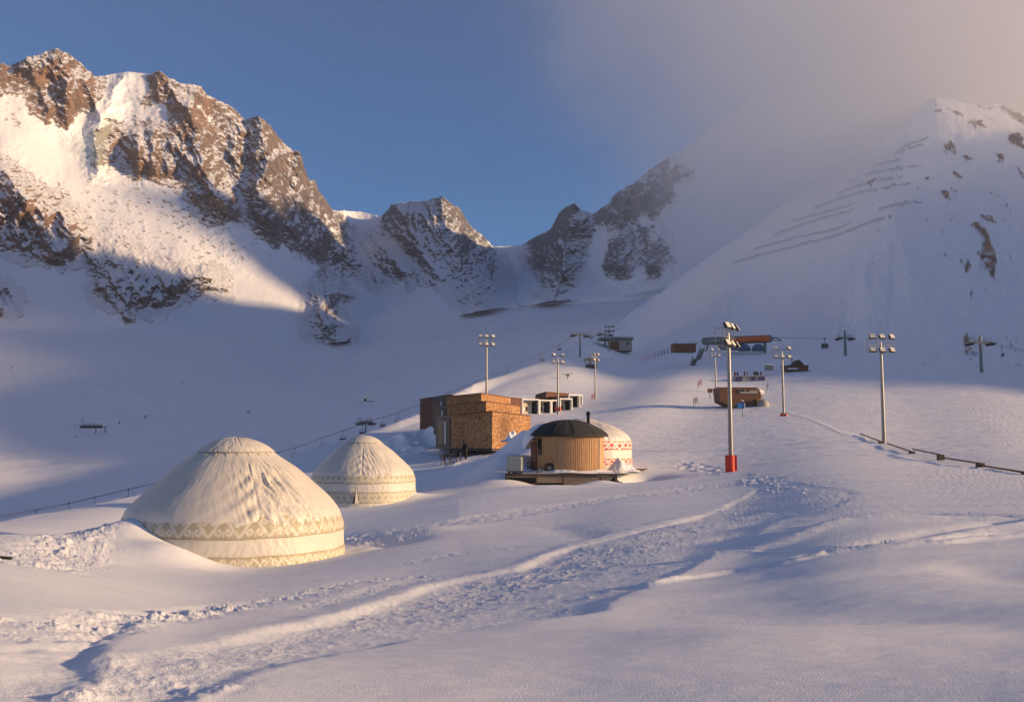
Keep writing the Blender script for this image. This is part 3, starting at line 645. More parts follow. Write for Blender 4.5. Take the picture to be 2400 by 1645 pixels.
# ------------------------------------------------------------------ mesh helpers
class MB:
    def __init__(s): s.v = []; s.f = []; s.m = []
    def add(s, vs, fs, mi=0):
        n = len(s.v); s.v += [tuple(v) for v in vs]; s.f += [tuple(i+n for i in f) for f in fs]; s.m += [mi]*len(fs); return s
    def box(s, c, size, rz=0, M=None, mi=0, taper=1.0):
        c = Vector(c); hx, hy, hz = size[0]/2, size[1]/2, size[2]/2; vs = []
        Rm = M if M is not None else Matrix.Rotation(rz, 3, 'Z')
        for z in (-1, 1):
            k = taper if z > 0 else 1
            for x, y in ((-1, -1), (1, -1), (1, 1), (-1, 1)): vs.append(c+Rm @ Vector((x*hx*k, y*hy*k, z*hz)))
        return s.add(vs, [(0,3,2,1),(4,5,6,7),(0,1,5,4),(1,2,6,5),(2,3,7,6),(3,0,4,7)], mi)
    def tube(s, a, b, r0, r1=None, n=8, mi=0, cap=True):
        a, b = Vector(a), Vector(b); r1 = r0 if r1 is None else r1; d = (b-a).normalized()
        u = d.orthogonal().normalized(); w = d.cross(u); vs = []
        for p, r in ((a, r0), (b, r1)):
            for i in range(n): t = 2*math.pi*i/n; vs.append(p+u*math.cos(t)*r+w*math.sin(t)*r)
        fs = [(i, (i+1) % n, n+(i+1) % n, n+i) for i in range(n)]
        if cap: fs += [tuple(range(n))[::-1], tuple(range(n, 2*n))]
        return s.add(vs, fs, mi)
    def bar(s, a, b, w, h=None, mi=0):
        a, b = Vector(a), Vector(b); h = h or w; d = b-a; L = d.length; d.normalize()
        up = Vector((0, 0, 1)) if abs(d.z) < .95 else Vector((0, 1, 0)); x = d.cross(up).normalized(); y = x.cross(d)
        M = Matrix((x, d, y)).transposed(); return s.box((a+b)/2, (w, L, h), M=M, mi=mi)
    def path(s, P, r, n=6, mi=0):
        for a, b in zip(P[:-1], P[1:]): s.tube(a, b, r, n=n, mi=mi)
        return s
    def prism(s, P, z0, z1, mi=0, ztop=None):
        """plan polygon extruded; ztop may give one top height per corner"""
        n = len(P); area = sum(P[i][0]*P[(i+1) % n][1]-P[(i+1) % n][0]*P[i][1] for i in range(n))
        if area < 0:
            P = P[::-1]; ztop = ztop[::-1] if ztop else None
        vs = [(x, y, z0) for x, y in P]+[(x, y, ztop[i] if ztop else z1) for i, (x, y) in enumerate(P)]
        fs = [tuple(range(n))[::-1], tuple(range(n, 2*n))]+[(i, (i+1) % n, n+(i+1) % n, n+i) for i in range(n)]
        return s.add(vs, fs, mi)
    def lathe(s, prof, n=24, c=(0, 0, 0), mi=0, a0=0, a1=2*math.pi):
        vs = []; full = abs(a1-a0-2*math.pi) < 1e-6; m = n if full else n+1
        for r, z in prof:
            for i in range(m): t = a0+(a1-a0)*i/n; vs.append((c[0]+r*math.cos(t), c[1]+r*math.sin(t), c[2]+z))
        fs = []
        for k in range(len(prof)-1):
            for i in range(n if full else n): j = (i+1) % m; fs.append((k*m+i, k*m+j, (k+1)*m+j, (k+1)*m+i))
        return s.add(vs, fs, mi)
    def build(s, name, mats, parent=None, smooth=False, auto=None):
        me = bpy.data.meshes.new(name); me.from_pydata(s.v, [], s.f)
        for m in (mats if isinstance(mats, (list, tuple)) else [mats]): me.materials.append(m)
        if any(s.m): me.polygons.foreach_set("material_index", s.m)
        if smooth:
            me.polygons.foreach_set("use_smooth", [True]*len(s.f))
            if auto:
                me.set_sharp_from_angle(angle=R_(auto))
        me.update(); o = bpy.data.objects.new(name, me); COL.objects.link(o)
        if parent is not None: o.parent = parent
        return o
def thing(name, label, cat, loc=(0, 0, 0), rz=0, group=None):
    o = bpy.data.objects.new(name, None); COL.objects.link(o); o.empty_display_size = .3
    o.location = loc; o.rotation_euler = (0, 0, rz); o['label'] = label; o['category'] = cat
    if group: o['group'] = group
    return o
def tag(o, label, cat, group=None, loc=None, rz=None):
    o['label'] = label; o['category'] = cat
    if group: o['group'] = group
    if loc is not None: o.location = loc
    if rz is not None: o.rotation_euler = (0, 0, rz)
    return o
def dup(root, loc=None, rz=None, label=None, scale=None):
    r = root.copy(); COL.objects.link(r)
    if loc is not None: r.location = loc
    if rz is not None: r.rotation_euler = (0, 0, rz)
    if label: r['label'] = label
    if scale: r.scale = (scale,)*3
    for ch in list(root.children):
        c = ch.copy(); COL.objects.link(c); c.parent = r
        for g in list(ch.children): d = g.copy(); COL.objects.link(d); d.parent = c
    return r
def blob(name, mat, rx, ry, h, seed=0, rough=.12, n=40, parent=None, sc=1.0, p=2.0):
    """a low heap with an uneven surface, sitting on z=0 with its skirt below"""
    g = np.linspace(-1.25, 1.25, n); xx, yy = np.meshgrid(g, g)
    rr = np.hypot(xx, yy); z = h*np.exp(-(rr/.62)**p*1.1)*(1+rough*4*fbm(xx*rx/sc+seed*7, yy*ry/sc, 1, 1.1, 3, .6))-.12*h-.10*h*(rr > 1)
    z += rough*h*fbm(xx*rx/sc, yy*ry/sc+seed, 2, .35, 3, .6)*np.clip(1.2-rr, 0, 1)
    vs = np.stack([xx*rx, yy*ry, z], -1).reshape(-1, 3); i = np.arange(n*n).reshape(n, n)
    fs = np.stack([i[:-1, :-1], i[:-1, 1:], i[1:, 1:], i[1:, :-1]], -1).reshape(-1, 4)
    mb = MB(); mb.add(vs.tolist(), fs.tolist()); return mb.build(name, mat, parent, smooth=True)

# ------------------------------------------------------------------ object materials
def m_wood(name, c0, c1, axis='Z', gray=0.0):
    m, nt, b = new_mat(name); tc = N(nt, 'ShaderNodeTexCoord'); mp = N(nt, 'ShaderNodeMapping'); nt.links.new(tc.outputs['Object'], mp.inputs[0])
    mp.inputs['Scale'].default_value = (9, 9, .8) if axis == 'Z' else (.8, 9, 9)
    n = noise(nt, mp.outputs[0], 1.6, 6, .65); n2 = noise(nt, tc.outputs['Object'], 2.2, 3, .5)
    c = ramp(nt, n.outputs[0], [(.3, c0), (.7, c1)]).outputs[0]
    c = mixc(nt, math_(nt, 'MULTIPLY', n2.outputs[0], .35), c, tuple(x*.55 for x in c0))
    nt.links.new(c, b.inputs['Base Color']); b.inputs['Roughness'].default_value = .75
    nt.links.new(bump(nt, n.outputs[0], .4, .01), b.inputs['Normal']); return m
def m_shingle(name, c0, c1, c2):
    m, nt, b = new_mat(name); tc = N(nt, 'ShaderNodeUVMap')
    br = N(nt, 'ShaderNodeTexBrick'); nt.links.new(tc.outputs[0], br.inputs['Vector'])
    br.inputs['Scale'].default_value = 1.0; br.inputs['Brick Width'].default_value = .15; br.inputs['Row Height'].default_value = .16
    br.inputs['Mortar Size'].default_value = .012; br.inputs['Color1'].default_value = (0, 0, 0, 1); br.inputs['Color2'].default_value = (1, 1, 1, 1)
    br.inputs['Mortar'].default_value = (.0, .0, .0, 1); br.inputs['Bias'].default_value = 0
    g = N(nt, 'ShaderNodeNewGeometry'); n = noise(nt, g.outputs['Position'], 4.5, 5, .75); n2 = noise(nt, g.outputs['Position'], .5, 3, .6)
    f = math_(nt, 'ADD', math_(nt, 'MULTIPLY', br.outputs['Color'], .45), math_(nt, 'MULTIPLY', n.outputs[0], .75))
    f = math_(nt, 'SUBTRACT', math_(nt, 'ADD', f, math_(nt, 'MULTIPLY', n2.outputs[0], .35)), .30)
    c = ramp(nt, f, [(.15, c0), (.5, c1), (.85, c2)]).outputs[0]
    c = mixc(nt, math_(nt, 'MULTIPLY', br.outputs['Fac'], .7), c, tuple(x*.3 for x in c0))
    nt.links.new(c, b.inputs['Base Color']); b.inputs['Roughness'].default_value = .7
    h = math_(nt, 'SUBTRACT', f, br.outputs['Fac']); nt.links.new(bump(nt, h, .8, .04), b.inputs['Normal']); return m
W_SUNLIT = m_wood("sunlit_timber", (.64, .52, .35), (.82, .70, .52)); W_ORANGE = m_wood("warm_timber_planks", (.38, .20, .09), (.66, .42, .22))
W_DECK = m_wood("deck_timber", (.24, .17, .11), (.40, .29, .19), 'X'); W_DARK = m_wood("dark_timber", (.055, .035, .025), (.11, .07, .045))
W_RED = m_wood("red_brown_timber", (.13, .05, .03), (.24, .10, .05))
W_FENCE = m_wood("weathered_rail", (.09, .06, .045), (.17, .12, .09), 'X')
SHG = m_shingle("cedar_shingles", (.20, .09, .038), (.50, .24, .09), (.74, .45, .20))
SHG_R = m_shingle("red_shingles", (.09, .035, .022), (.17, .07, .04), (.26, .12, .07))
FELT = flat("dark_roof_felt", (.030, .030, .030), .85, var=.3, scale=3, bmp=.5, bd=.04)
STEEL = flat("galvanised_steel", (.24, .235, .225), .36, .6, .10, 3, .05)
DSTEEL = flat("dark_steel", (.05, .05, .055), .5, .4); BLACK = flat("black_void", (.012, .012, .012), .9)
GREYP = flat("grey_paint", (.04, .05, .068), .5); WHITEP = flat("white_paint", (.78, .77, .74), .5, var=.05)
LENS = flat("lamp_lens", (.75, .72, .62), .12, .6, .05); LOUV = flat("lamp_louvre", (.85, .80, .68), .4, 0, .06)
REDPAD = flat("red_padding", (.62, .045, .02), .55, var=.15, scale=4); ORANGE = flat("orange_panel", (.60, .13, .035), .5, var=.12, scale=.5)
GREENG = flat("grey_green_metal", (.16, .19, .18), .5, .2); BLUE = flat("blue_box", (.03, .18, .50), .5); NAVY = flat("navy_paint", (.045, .06, .16), .6)
GREYW = flat("pale_grey_panel", (.36, .33, .30), .7); BEIGE = flat("beige_wall", (.52, .46, .36), .8); BROWN = flat("brown_wall", (.16, .075, .04), .8, var=.25, scale=1.5)
YEL = flat("yellow_timber", (.55, .36, .10), .7); TARP = flat("dark_jacket", (.012, .012, .014), .8); SKIN = flat("skin", (.35, .2, .14), .6)
TANKP = flat("milky_plastic", (.42, .47, .42), .35, var=.06, scale=2, bmp=.1); REDN = flat("red_netting", (.60, .06, .07), .8)
COAL = flat("dark_rubble", (.02, .02, .02), .9, var=.5, scale=5, bmp=.8, bd=.06)
def m_glass(name, c):
    m, nt, b = new_mat(name); b.inputs['Base Color'].default_value = (*c, 1); b.inputs['Roughness'].default_value = .12
    b.inputs['Specular IOR Level'].default_value = .3; b.inputs['Metallic'].default_value = .0; b.inputs['Coat Weight'].default_value = .1; return m
GLASS = m_glass("dark_glass", (.012, .018, .028)); GLASSB = m_glass("sky_glass", (.30, .38, .48)); GLASSN = m_glass("blue_glass", (.05, .10, .22))
SNOWC = M_SNOW
def uv_walls(o, mats=None):
    """wall uv in metres: along the wall, height"""
    me = o.data; uv = me.uv_layers.new(name="uv")
    for p in me.polygons:
        n = p.normal
        t = Vector((-n.y, n.x, 0)); t = t.normalized() if t.length > .1 else Vector((1, 0, 0)); b = n.cross(t)
        for li in p.loop_indices:
            co = me.vertices[me.loops[li].vertex_index].co; uv.data[li].uv = (co.dot(t), co.z if abs(n.z) < .7 else co.dot(b))
# ------------------------------------------------------------------ yurts
def ornament(w, t):
    """ram's-horn scroll, w = 0..1 along one repeat, t = 0..1 up; 1 inside a pale stroke"""
    d = np.full(w.shape, 9.0)
    asp = 1.55
    def seg(P, wd):
        nonlocal d
        for (x0, y0), (x1, y1) in zip(P[:-1], P[1:]):
            for off in (-1, 0, 1):
                ax, ay, bx, by = (x0+off)*asp, y0, (x1+off)*asp, y1; dx, dy = bx-ax, by-ay
                q = np.clip(((w*asp-ax)*dx+(t-ay)*dy)/(dx*dx+dy*dy+1e-9), 0, 1)
                d = np.minimum(d, np.hypot(w*asp-(ax+q*dx), t-(ay+q*dy))-wd)
    def curl(cx, cy, r, a0, a1, wd, n=12):
        P = []
        for i in range(n+1):
            f = i/n; a = a0+(a1-a0)*f; rr = r*(1-.62*f); P.append((cx+rr*math.cos(a)/asp, cy+rr*math.sin(a)))
        seg(P, wd)
    seg([(0, .04), (.5, .96), (1, .04)], .075)
    for sx in (-1, 1):
        curl(.5+sx*.155, .30, .17, math.pi/2-sx*math.pi/2+0.0, (math.pi/2-sx*math.pi/2)-sx*5.2, .062)
        curl(1.0+sx*.155-(1 if sx > 0 else 0)*1.0 if False else (0 if sx > 0 else 1)+sx*.155, .72, .17, math.pi/2-sx*math.pi/2, (math.pi/2-sx*math.pi/2)+sx*5.2, .062)
    seg([(.5, .10), (.5, .30)], .03); seg([(0, .72), (0, .95)], .03)
    return (d < 0).astype(float)
def cloth_mat(name, base, sheen=.0):
    m, nt, b = new_mat(name); tc = N(nt, 'ShaderNodeTexCoord'); n = noise(nt, tc.outputs['Object'], 1.4, 6, .62); n2 = noise(nt, tc.outputs['Object'], 14, 3, .6)
    nt.links.new(ramp(nt, n.outputs[0], [(.3, tuple(c*.88 for c in base)), (.7, base)]).outputs[0], b.inputs['Base Color'])
    b.inputs['Roughness'].default_value = .48; b.inputs['Specular IOR Level'].default_value = .45
    q = bump(nt, n2.outputs[0], .25, .01); nt.links.new(q, b.inputs['Normal']); return m
def band_mat(name, col, base):
    m, nt, b = new_mat(name); a_ = N(nt, 'ShaderNodeAttribute', attribute_name='pattern'); tc = N(nt, 'ShaderNodeTexCoord'); n = noise(nt, tc.outputs['Object'], 3, 4, .6)
    c = mixc(nt, a_.outputs['Fac'], col, base); c = mixc(nt, math_(nt, 'MULTIPLY', n.outputs[0], .25), c, tuple(x*.7 for x in col))
    nt.links.new(c, b.inputs['Base Color']); b.inputs['Roughness'].default_value = .5
    return m
CLOTH = cloth_mat("cream_canvas", (.66, .62, .55)); CLOTHW = cloth_mat("white_canvas", (.72, .68, .63))
BAND = band_mat("olive_ornament", (.43, .39, .27), (.63, .58, .49)); BANDR = band_mat("red_ornament", (.52, .04, .03), (.84, .80, .74))
ROPE = flat("seam_cord", (.42, .36, .26), .8)
def prof_eval(prof, n):
    P = [Vector((r, z)) for r, z in prof]; L = [0]
    for a, b in zip(P[:-1], P[1:]): L.append(L[-1]+(b-a).length)
    s_ = np.linspace(0, L[-1], n); k = np.array(L)[:, None]
    r = pchip(k, np.array([p.x for p in P])[:, None], s_[:, None])[:, 0]; z = pchip(k, np.array([p.y for p in P])[:, None], s_[:, None])[:, 0]
    return s_, r, z
def yurt(label, loc, R, H, folds=1.0, red=False, seed=0, rz=0, front=-math.pi/2, door=False, wallk=1.0):
    """cloth-covered yurt; front is the direction of its laced seam"""
    root = thing("yurt", label, "yurt", loc, rz)
    k = R/4.0; h = H/4.32
    NT = 720 if R > 3.9 else 460
    th = np.linspace(0, 2*np.pi, NT+1)[:-1]
    def shell(name, prof, n, mat, disp, attr=None, lift=0.0, thick=False):
        s_, r, z = prof_eval(prof, n)
        T, Rr_ = np.meshgrid(th, r); _, Zr = np.meshgrid(th, z); _, Ss = np.meshgrid(th, s_)
        d = disp(T, Ss/s_[-1], Rr_)+lift
        # surface normal in the profile plane
        dr = np.gradient(r); dzz = np.gradient(z); ln = np.hypot(dr, dzz)+1e-9; nr, nz = (dzz/ln)[:, None], (-dr/ln)[:, None]
        RR = (Rr_+d*nr)*k; ZZ = (Zr+d*nz)*h
        X_, Y_ = RR*np.cos(T), RR*np.sin(T)
        co = np.stack([X_, Y_, ZZ], -1).reshape(-1, 3); i = np.arange(n*NT).reshape(n, NT); j = np.roll(i, -1, 1)
        fs = np.stack([i[:-1], j[:-1], j[1:], i[1:]], -1).reshape(-1, 4)
        me = bpy.data.meshes.new(name); me.from_pydata(co.tolist(), [], fs.tolist()); me.materials.append(mat)
        me.polygons.foreach_set("use_smooth", [True]*len(fs))
        if attr is not None:
            a_ = me.attributes.new('pattern', 'FLOAT', 'POINT'); a_.data.foreach_set('value', attr(T, Ss/s_[-1]).astype(np.float32).ravel())
        o = bpy.data.objects.new(name, me); COL.objects.link(o); o.parent = root; return o
    def ang(T, a): return (T-a+np.pi) % (2*np.pi)-np.pi
    def folds_roof(T, S, Rr_):
        a = ang(T, front+.52)                         # slack cloth hangs on the sun side of the seam
        x = T*Rr_
        rad = fbm(T*14, S*1.2, seed, 1.0, 3, .55, ridged=True)
        out = .005*rad*sstep(.05, .4, S)+.02*fbm(T*5, S*3, seed+3, 1.0, 3)
        zone = np.exp(-(a/.45)**2)*sstep(.0, .15, S)*sstep(1.0, .6, S)*1.5
        out += folds*zone*(.075*fbm(T*12+S*3.5, S*2.5, seed+5, 1.0, 4, .6, ridged=True)-.02)
        # laced seam with herring-bone creases
        e = ang(T, front+.22); w = np.exp(-np.abs(e)/(.05+.16*(1-S)))
        out += folds*w*.045*np.sin((S*34+np.abs(e)*26))*sstep(.0, .12, S)*sstep(.78, .55, S)
        out -= folds*.05*np.exp(-(e/.012)**2)*sstep(.82, .74, S)
        # lifted edge of the outer sheet
        g = ang(T, front+.62-.55*(S-.45)); out += folds*.035*(sstep(-.02, .012, g)-.5)*sstep(.2, .3, S)*sstep(.8, .7, S)
        out -= .05*sstep(.93, 1, 1-S)*0
        return out
    def folds_wall(T, S, Rr_):
        e = ang(T, front+.75)
        return .012*fbm(T*9, S*1.5, seed+8, 1.0, 3)+folds*.022*np.exp(-(e/.8)**2)*fbm(T*26+S*5, S*3, seed+1, 1.0, 3, .6, ridged=True)+.01*fbm(T*30-S*6, S*2, seed, 1., 2, ridged=True)
    roof = [(3.96, 1.20), (3.94, 1.45), (3.81, 1.84), (3.58, 2.13), (2.78, 2.83), (2.05, 3.40), (1.6, 3.68), (1.25, 3.92)]
    cap = [(1.40, 3.83), (1.15, 4.01), (.70, 4.21), (.30, 4.31), (.05, 4.33)]
    if red: roof = [(3.95, 1.95), (3.98, 2.2), (3.85, 2.6), (3.5, 3.0), (2.8, 3.45), (1.9, 3.85), (1.2, 4.05)]; cap = [(1.35, 4.0), (1.0, 4.15), (.6, 4.27), (.05, 4.32)]
    clo = CLOTHW if red else CLOTH
    z0 = 1.95 if red else 1.22
    shell("roof_cover", roof, 150 if R > 3.9 else 90, clo, folds_roof)
    shell("crown_cover", cap, 34, clo, lambda T, S, r: (.02+folds*.02*fbm(T*5, S*2, seed, 1., 3, .6, ridged=True)*(1-S*.6)))
    nrep = 15 if red else 25
    pat = lambda T, S: ornament((T/(2*np.pi)*nrep) % 1.0, S)
    bz0, bz1 = (1.20, 1.84) if not red else (z0-.35, z0+.30)
    bm_ = BANDR if red else BAND
    bp = [(3.975, bz0), (3.97, 1.34), (3.90, 1.60), (3.74, bz1)] if not red else [(4.0, bz0), (4.0, (bz0+bz1)/2), (3.985, bz1-.06), (3.96, bz1+.05)]
    NTs = NT; NT = 2600 if R > 3.9 else 1500; th = np.linspace(0, 2*np.pi, NT+1)[:-1]
    shell("ornament_band", bp, 40, bm_, lambda T, S, r: .012*fbm(T*9, S*1.5, seed+8, 1.0, 3)+folds*.03*np.exp(-(ang(T, front+.75)/.5)**2)*fbm(T*14, S*2, seed+2, 1., 3, .6, ridged=True), pat, lift=.02)
    if not red: shell("lower_ornament_band", [(4.05, -.05), (4.035, .3), (4.02, .62)], 30, bm_, folds_wall, pat, lift=.015)
    else: shell("lower_ornament_band", [(4.05, .35), (4.03, .6), (4.02, .8)], 26, bm_, folds_wall, pat, lift=.015)
    NT = NTs; th = np.linspace(0, 2*np.pi, NT+1)[:-1]
    shell("wall_cover", [(4.03, -.5), (4.02, .3), (4.0, .7), (3.98, z0)], 40, clo, folds_wall)
    n = 120
    for zz, rr in ((bz0, 4.035), (.63 if not red else .82, 4.05)):
        pts = [(rr*k*math.cos(2*math.pi*i/n), rr*k*math.sin(2*math.pi*i/n), zz*h+.01*math.sin(i*.7)) for i in range(n+1)]
        mb = MB(); mb.path(pts, .012*k+.004, 5); mb.build("girth_rope", ROPE, root)
    mb = MB()
    for i in range(7):
        a = front-.75+.26*i; r0 = 1.44*k; z1 = (3.78 if not red else 3.98)*h
        mb.tube((r0*math.cos(a), r0*math.sin(a), z1+.03), ((r0+.25*k)*math.cos(a+.02), (r0+.25*k)*math.sin(a+.02), z1-.20*h), .016, .010, 5)
        mb.tube(((r0)*math.cos(a), (r0)*math.sin(a), z1+.035), ((r0)*math.cos(a+.26), (r0)*math.sin(a+.26), z1+.03), .010, n=5)
    mb.build("crown_lacing", ROPE, root)
    if door:
        a = front+.12; mb = MB(); r = 4.06*k
        def p(a_, z, e=0): return ((r+e)*math.cos(a_), (r+e)*math.sin(a_), z)
        mb.add([p(a-.055, -.05, .02), p(a+.045, -.05, .02), p(a+.005, .95*h, .03)], [(0, 1, 2)]); mb.build("door_gap_shade", W_DARK, root)  # dark triangle painted for the shade inside the door gap
        mb = MB(); mb.add([p(a-.01, -.05, .10), p(a+.05, -.05, .04), p(a+.006, .97*h, .045)], [(0, 1, 2)]); mb.build("door_flap", CLOTH, root)
    return root
yb = at(530, 1255, 36); yurt("large cream yurt nearest the camera, patterned band round its wall", (yb.x, yb.y, -4.22), 3.77, 4.36, 1.0, seed=2, front=math.atan2(-yb.y, -yb.x)-.0)
y2 = at(824, 1130, 66.5); yurt("smaller cream yurt behind the large one, small door flap in front", (y2.x, y2.y, ground_z(y2.x, y2.y)+.12), 3.45, 4.2, .55, seed=11, front=math.atan2(-y2.y, -y2.x)-.25, door=True)
y3 = at(1325, 1040, 80); Y3Z = -2.0; yurt("white yurt with red scroll bands standing behind the timber hut", (y3.x, y3.y, -2.05), 3.85, 3.95, .6, red=True, seed=21, front=math.atan2(-y3.y, -y3.x)+.3)
pl = MB(); cx, cy = y3.x, y3.y
pl.lathe([(4.6, -.35), (5.0, -.28), (5.1, -.10), (0.01, -.10)], 48); pl.lathe([(4.6, -.35), (0.01, -.36)], 48)
r = thing("round_platform", "dark round platform carrying the red banded yurt", "platform", (cx, cy, -2.0))
pl.build("deck", W_DARK, r); 
for a in range(0, 360, 30): lg = MB(); lg.box((4.0*math.cos(R_(a)), 4.0*math.sin(R_(a)), -.9), (.2, .2, 1.3)); lg.build("post", W_DARK, r)
for i, (u, rr, rx, ry, hh, lb) in enumerate(((1405, 75.6, 1.1, 1.2, .95, "pointed snow heap against the red banded yurt"), (1425, 75.9, .9, 1.1, .5, "low flat snow heap at the right end of the round platform"))):
    p = at(u, 1060, rr); o = blob("snow_heap", SNOWC, rx, ry, hh, i+3, .2); tag(o, lb, "snow heap", None, (p.x, p.y, -2.12))
# ------------------------------------------------------------------ round timber hut, its deck and the things on it
hc = at(1288, 1060, 72.3); HZ0 = -2.18
hr = thing("timber_hut", "round timber hut with a dark shingled dome roof and a stove pipe", "hut", (hc.x, hc.y, HZ0), -math.atan2(hc.x, hc.y))
plan = []                                       # seen from above, camera at -y
for i in range(19):
    a = R_(207+i*(330-207)/18); plan.append((2.62*math.cos(a), 2.5*math.sin(a)))
plan += [(2.62, -.55), (2.55, 1.1), (1.8, 2.1), (.6, 2.6), (-.9, 2.5), (-2.1, 1.8), (-2.62, .6)]
MBw = MB(); MBw.prism(plan, 0, 2.66); MBw.build("wall", W_ORANGE, hr)
bt = MB()                                        # vertical cover strips
def along(P, step):
    out = []
    for a, b in zip(P[:-1], P[1:]):
        a, b = Vector((*a, 0)), Vector((*b, 0)); L = (b-a).length; n = max(1, round(L/step)); nrm = Vector(((b-a).y, -(b-a).x, 0)).normalized()
        for k in range(n): out.append((a+(b-a)*(k+.5)/n, nrm, math.atan2((b-a).y, (b-a).x)))
    return out
for p, nr_, rz in along(plan[:19], .135): bt.box(p+nr_*.012+Vector((0, 0, 1.33)), (.062, .045, 2.64), rz)
bt.build("cover_strips", W_ORANGE, hr)
ct = MB(); p0, p1 = plan[18], plan[20]
ct.box(((p0[0]+p1[0])/2+.03, (p0[1]+p1[1])/2, 1.33), (.10, abs(p1[1]-p0[1])+.1, 2.655), math.atan2(p1[1]-p0[1], p1[0]-p0[0])-math.pi/2); ct.build("sunlit_side_panel", W_SUNLIT, hr)  # paler than the planks: sunlight painted into the side face
rf = MB(); nn = 56; prof = [(2.98, -.10), (3.0, .0), (2.75, .22), (2.3, .52), (1.7, .80), (1.0, 1.0), (.4, 1.08), (.01, 1.10)]
rf.lathe([(r_, z) for r_, z in prof], nn); rf.lathe([(2.98, -.10), (2.4, -.02)], nn)
ro = rf.build("roof", FELT, hr, smooth=True, auto=40); ro.location = (0, .05, 2.70); ro.scale = (1, .98, 1)
me = ro.data
for v in me.vertices:
    a = math.atan2(v.co.y, v.co.x); v.co.z += .02*math.sin(a*14+v.co.x*3)*(v.co.length > 1); v.co.z += .05*math.exp(-((v.co.x+.0)/.08)**2)*0
rd = MB()
for k in range(12):
    a = 2*math.pi*k/12+.2; pts = [(r_*math.cos(a), r_*math.sin(a), z+.02) for r_, z in prof[1:-1]]; rd.path(pts, .010, 5)
q = rd.build("roof_ridges", FELT, hr); q.location = (0, .05, 2.70)
sn = MB(); G_ = 46                                # snow left on the far-left half of the dome
xs = np.linspace(-3.25, 1.2, G_); ys = np.linspace(-1.9, 3.2, G_)
XX, YY = np.meshgrid(xs, ys); RRR = np.hypot(XX, YY); dome = np.interp(RRR, [0, .4, 1.0, 1.7, 2.3, 2.75, 3.0, 3.3, 3.6], [1.10, 1.08, 1.0, .80, .52, .22, 0, -.30, -.9])
edge = XX*.85-YY*.55+1.45+.35*fbm(XX, YY, 3, 1.2, 3)
thk = .34*sstep(.35, -.5, edge)*sstep(3.35, 3.0, RRR)-.12
ZZ = dome+thk+.05*fbm(XX, YY, 2, .8, 3)
i = np.arange(G_*G_).reshape(G_, G_); fs = np.stack([i[:-1, :-1], i[:-1, 1:], i[1:, 1:], i[1:, :-1]], -1).reshape(-1, 4)
sn.add(np.stack([XX, YY, ZZ], -1).reshape(-1, 3).tolist(), fs.tolist()); so_ = sn.build("roof_snow", SNOWC, hr, smooth=True); so_.location = (0, .05, 2.70)
pp = MB(); pp.tube((1.55, .9, 2.9), (1.55, .9, 4.28), .11, n=14); pp.tube((1.55, .9, 4.12), (1.55, .9, 4.36), .15, .15, n=14); pp.tube((1.55, .9, 4.36), (1.55, .9, 4.46), .15, .02, n=14); pp.build("stove_pipe", BLACK, hr)
a = R_(222); wp = Vector((2.62*math.cos(a), 2.5*math.sin(a), 0)); wn = Vector((math.cos(a), math.sin(a), 0)); wr = a+math.pi/2
wi = MB(); wi.box(wp+wn*.02+Vector((0, 0, 1.85)), (.40, .10, 1.16), wr); wf = wi.build("window", W_DARK, hr)
gl_ = MB(); gl_.box(wp+wn*.075+Vector((0, 0, 1.85)), (.28, .02, 1.02), wr); gl_.build("pane", GLASS, wf)
mu = MB(); mu.box(wp+wn*.09+Vector((0, 0, 1.62)), (.30, .02, .05), wr); mu.build("glazing_bar", W_DARK, wf)
a = R_(204); dp = Vector((2.64*math.cos(a), 2.5*math.sin(a), 0)); dn = Vector((math.cos(a), math.sin(a), 0))
do = MB(); do.box(dp+dn*.0+Vector((0, 0, 1.1)), (.95, .12, 2.15), a+math.pi/2); dd_ = do.build("door", W_RED, hr)
gu = MB(); gu.path([(2.96*math.cos(R_(t_)), 2.94*math.sin(R_(t_))+.05, 2.60) for t_ in range(170, 372, 6)], .045, 6); gu.build("eaves_edge", FELT, hr)
# deck
dk = at(1273.5, 1090, 69.2); drz = -math.atan2(dk.x, dk.y)
dr_ = thing("wooden_deck", "long timber deck under the round hut with boarded front", "deck", (dk.x, dk.y, HZ0), drz)
def HBOX(o, c, s_, mat, name, mb=None):
    m_ = mb or MB(); m_.box(c, s_); return m_.build(name, mat, o)
b_ = MB()
for k in range(22): b_.box((0, .12+k*.272, -.05), (7.72, .262, .07))
b_.build("deck_boards", W_DECK, dr_)
HBOX(dr_, (0, -.04, -.10), (7.8, .07, .16), W_DARK, "edge_board")
fb_ = MB()
for (x0, x1, z0, z1) in ((-3.85, -1.72, -.30, -.19), (-3.85, -1.72, -.92, -.70), (-1.72, .14, -.66, -.19), (.14, 2.72, -1.05, -.19), (2.72, 3.88, -.60, -.19)):
    n = max(1, round((z1-z0)/.12))
    for k in range(n): fb_.box(((x0+x1)/2, .02, z0+(z1-z0)*(k+.5)/n), (x1-x0-.01, .05, (z1-z0)/n-.012))
fb_.build("front_boarding", W_DECK, dr_)
for (x0, x1, z0, z1) in ((-3.8, -1.74, -.72, -.28), (-1.72, .12, -1.05, -.64), (2.75, 3.95, -1.1, -.58)): vd = MB(); vd.box(((x0+x1)/2, .35, (z0+z1)/2), (x1-x0, .5, z1-z0)); vd.build("opening_shade", BLACK, dr_)  # black blocks stand in for the shade under the deck
for x in (-3.85, -1.73, .13, 2.72, 3.85): ps = MB(); ps.box((x, .05, -.75), (.10, .12, 1.1)); ps.build("post", W_DARK, dr_)
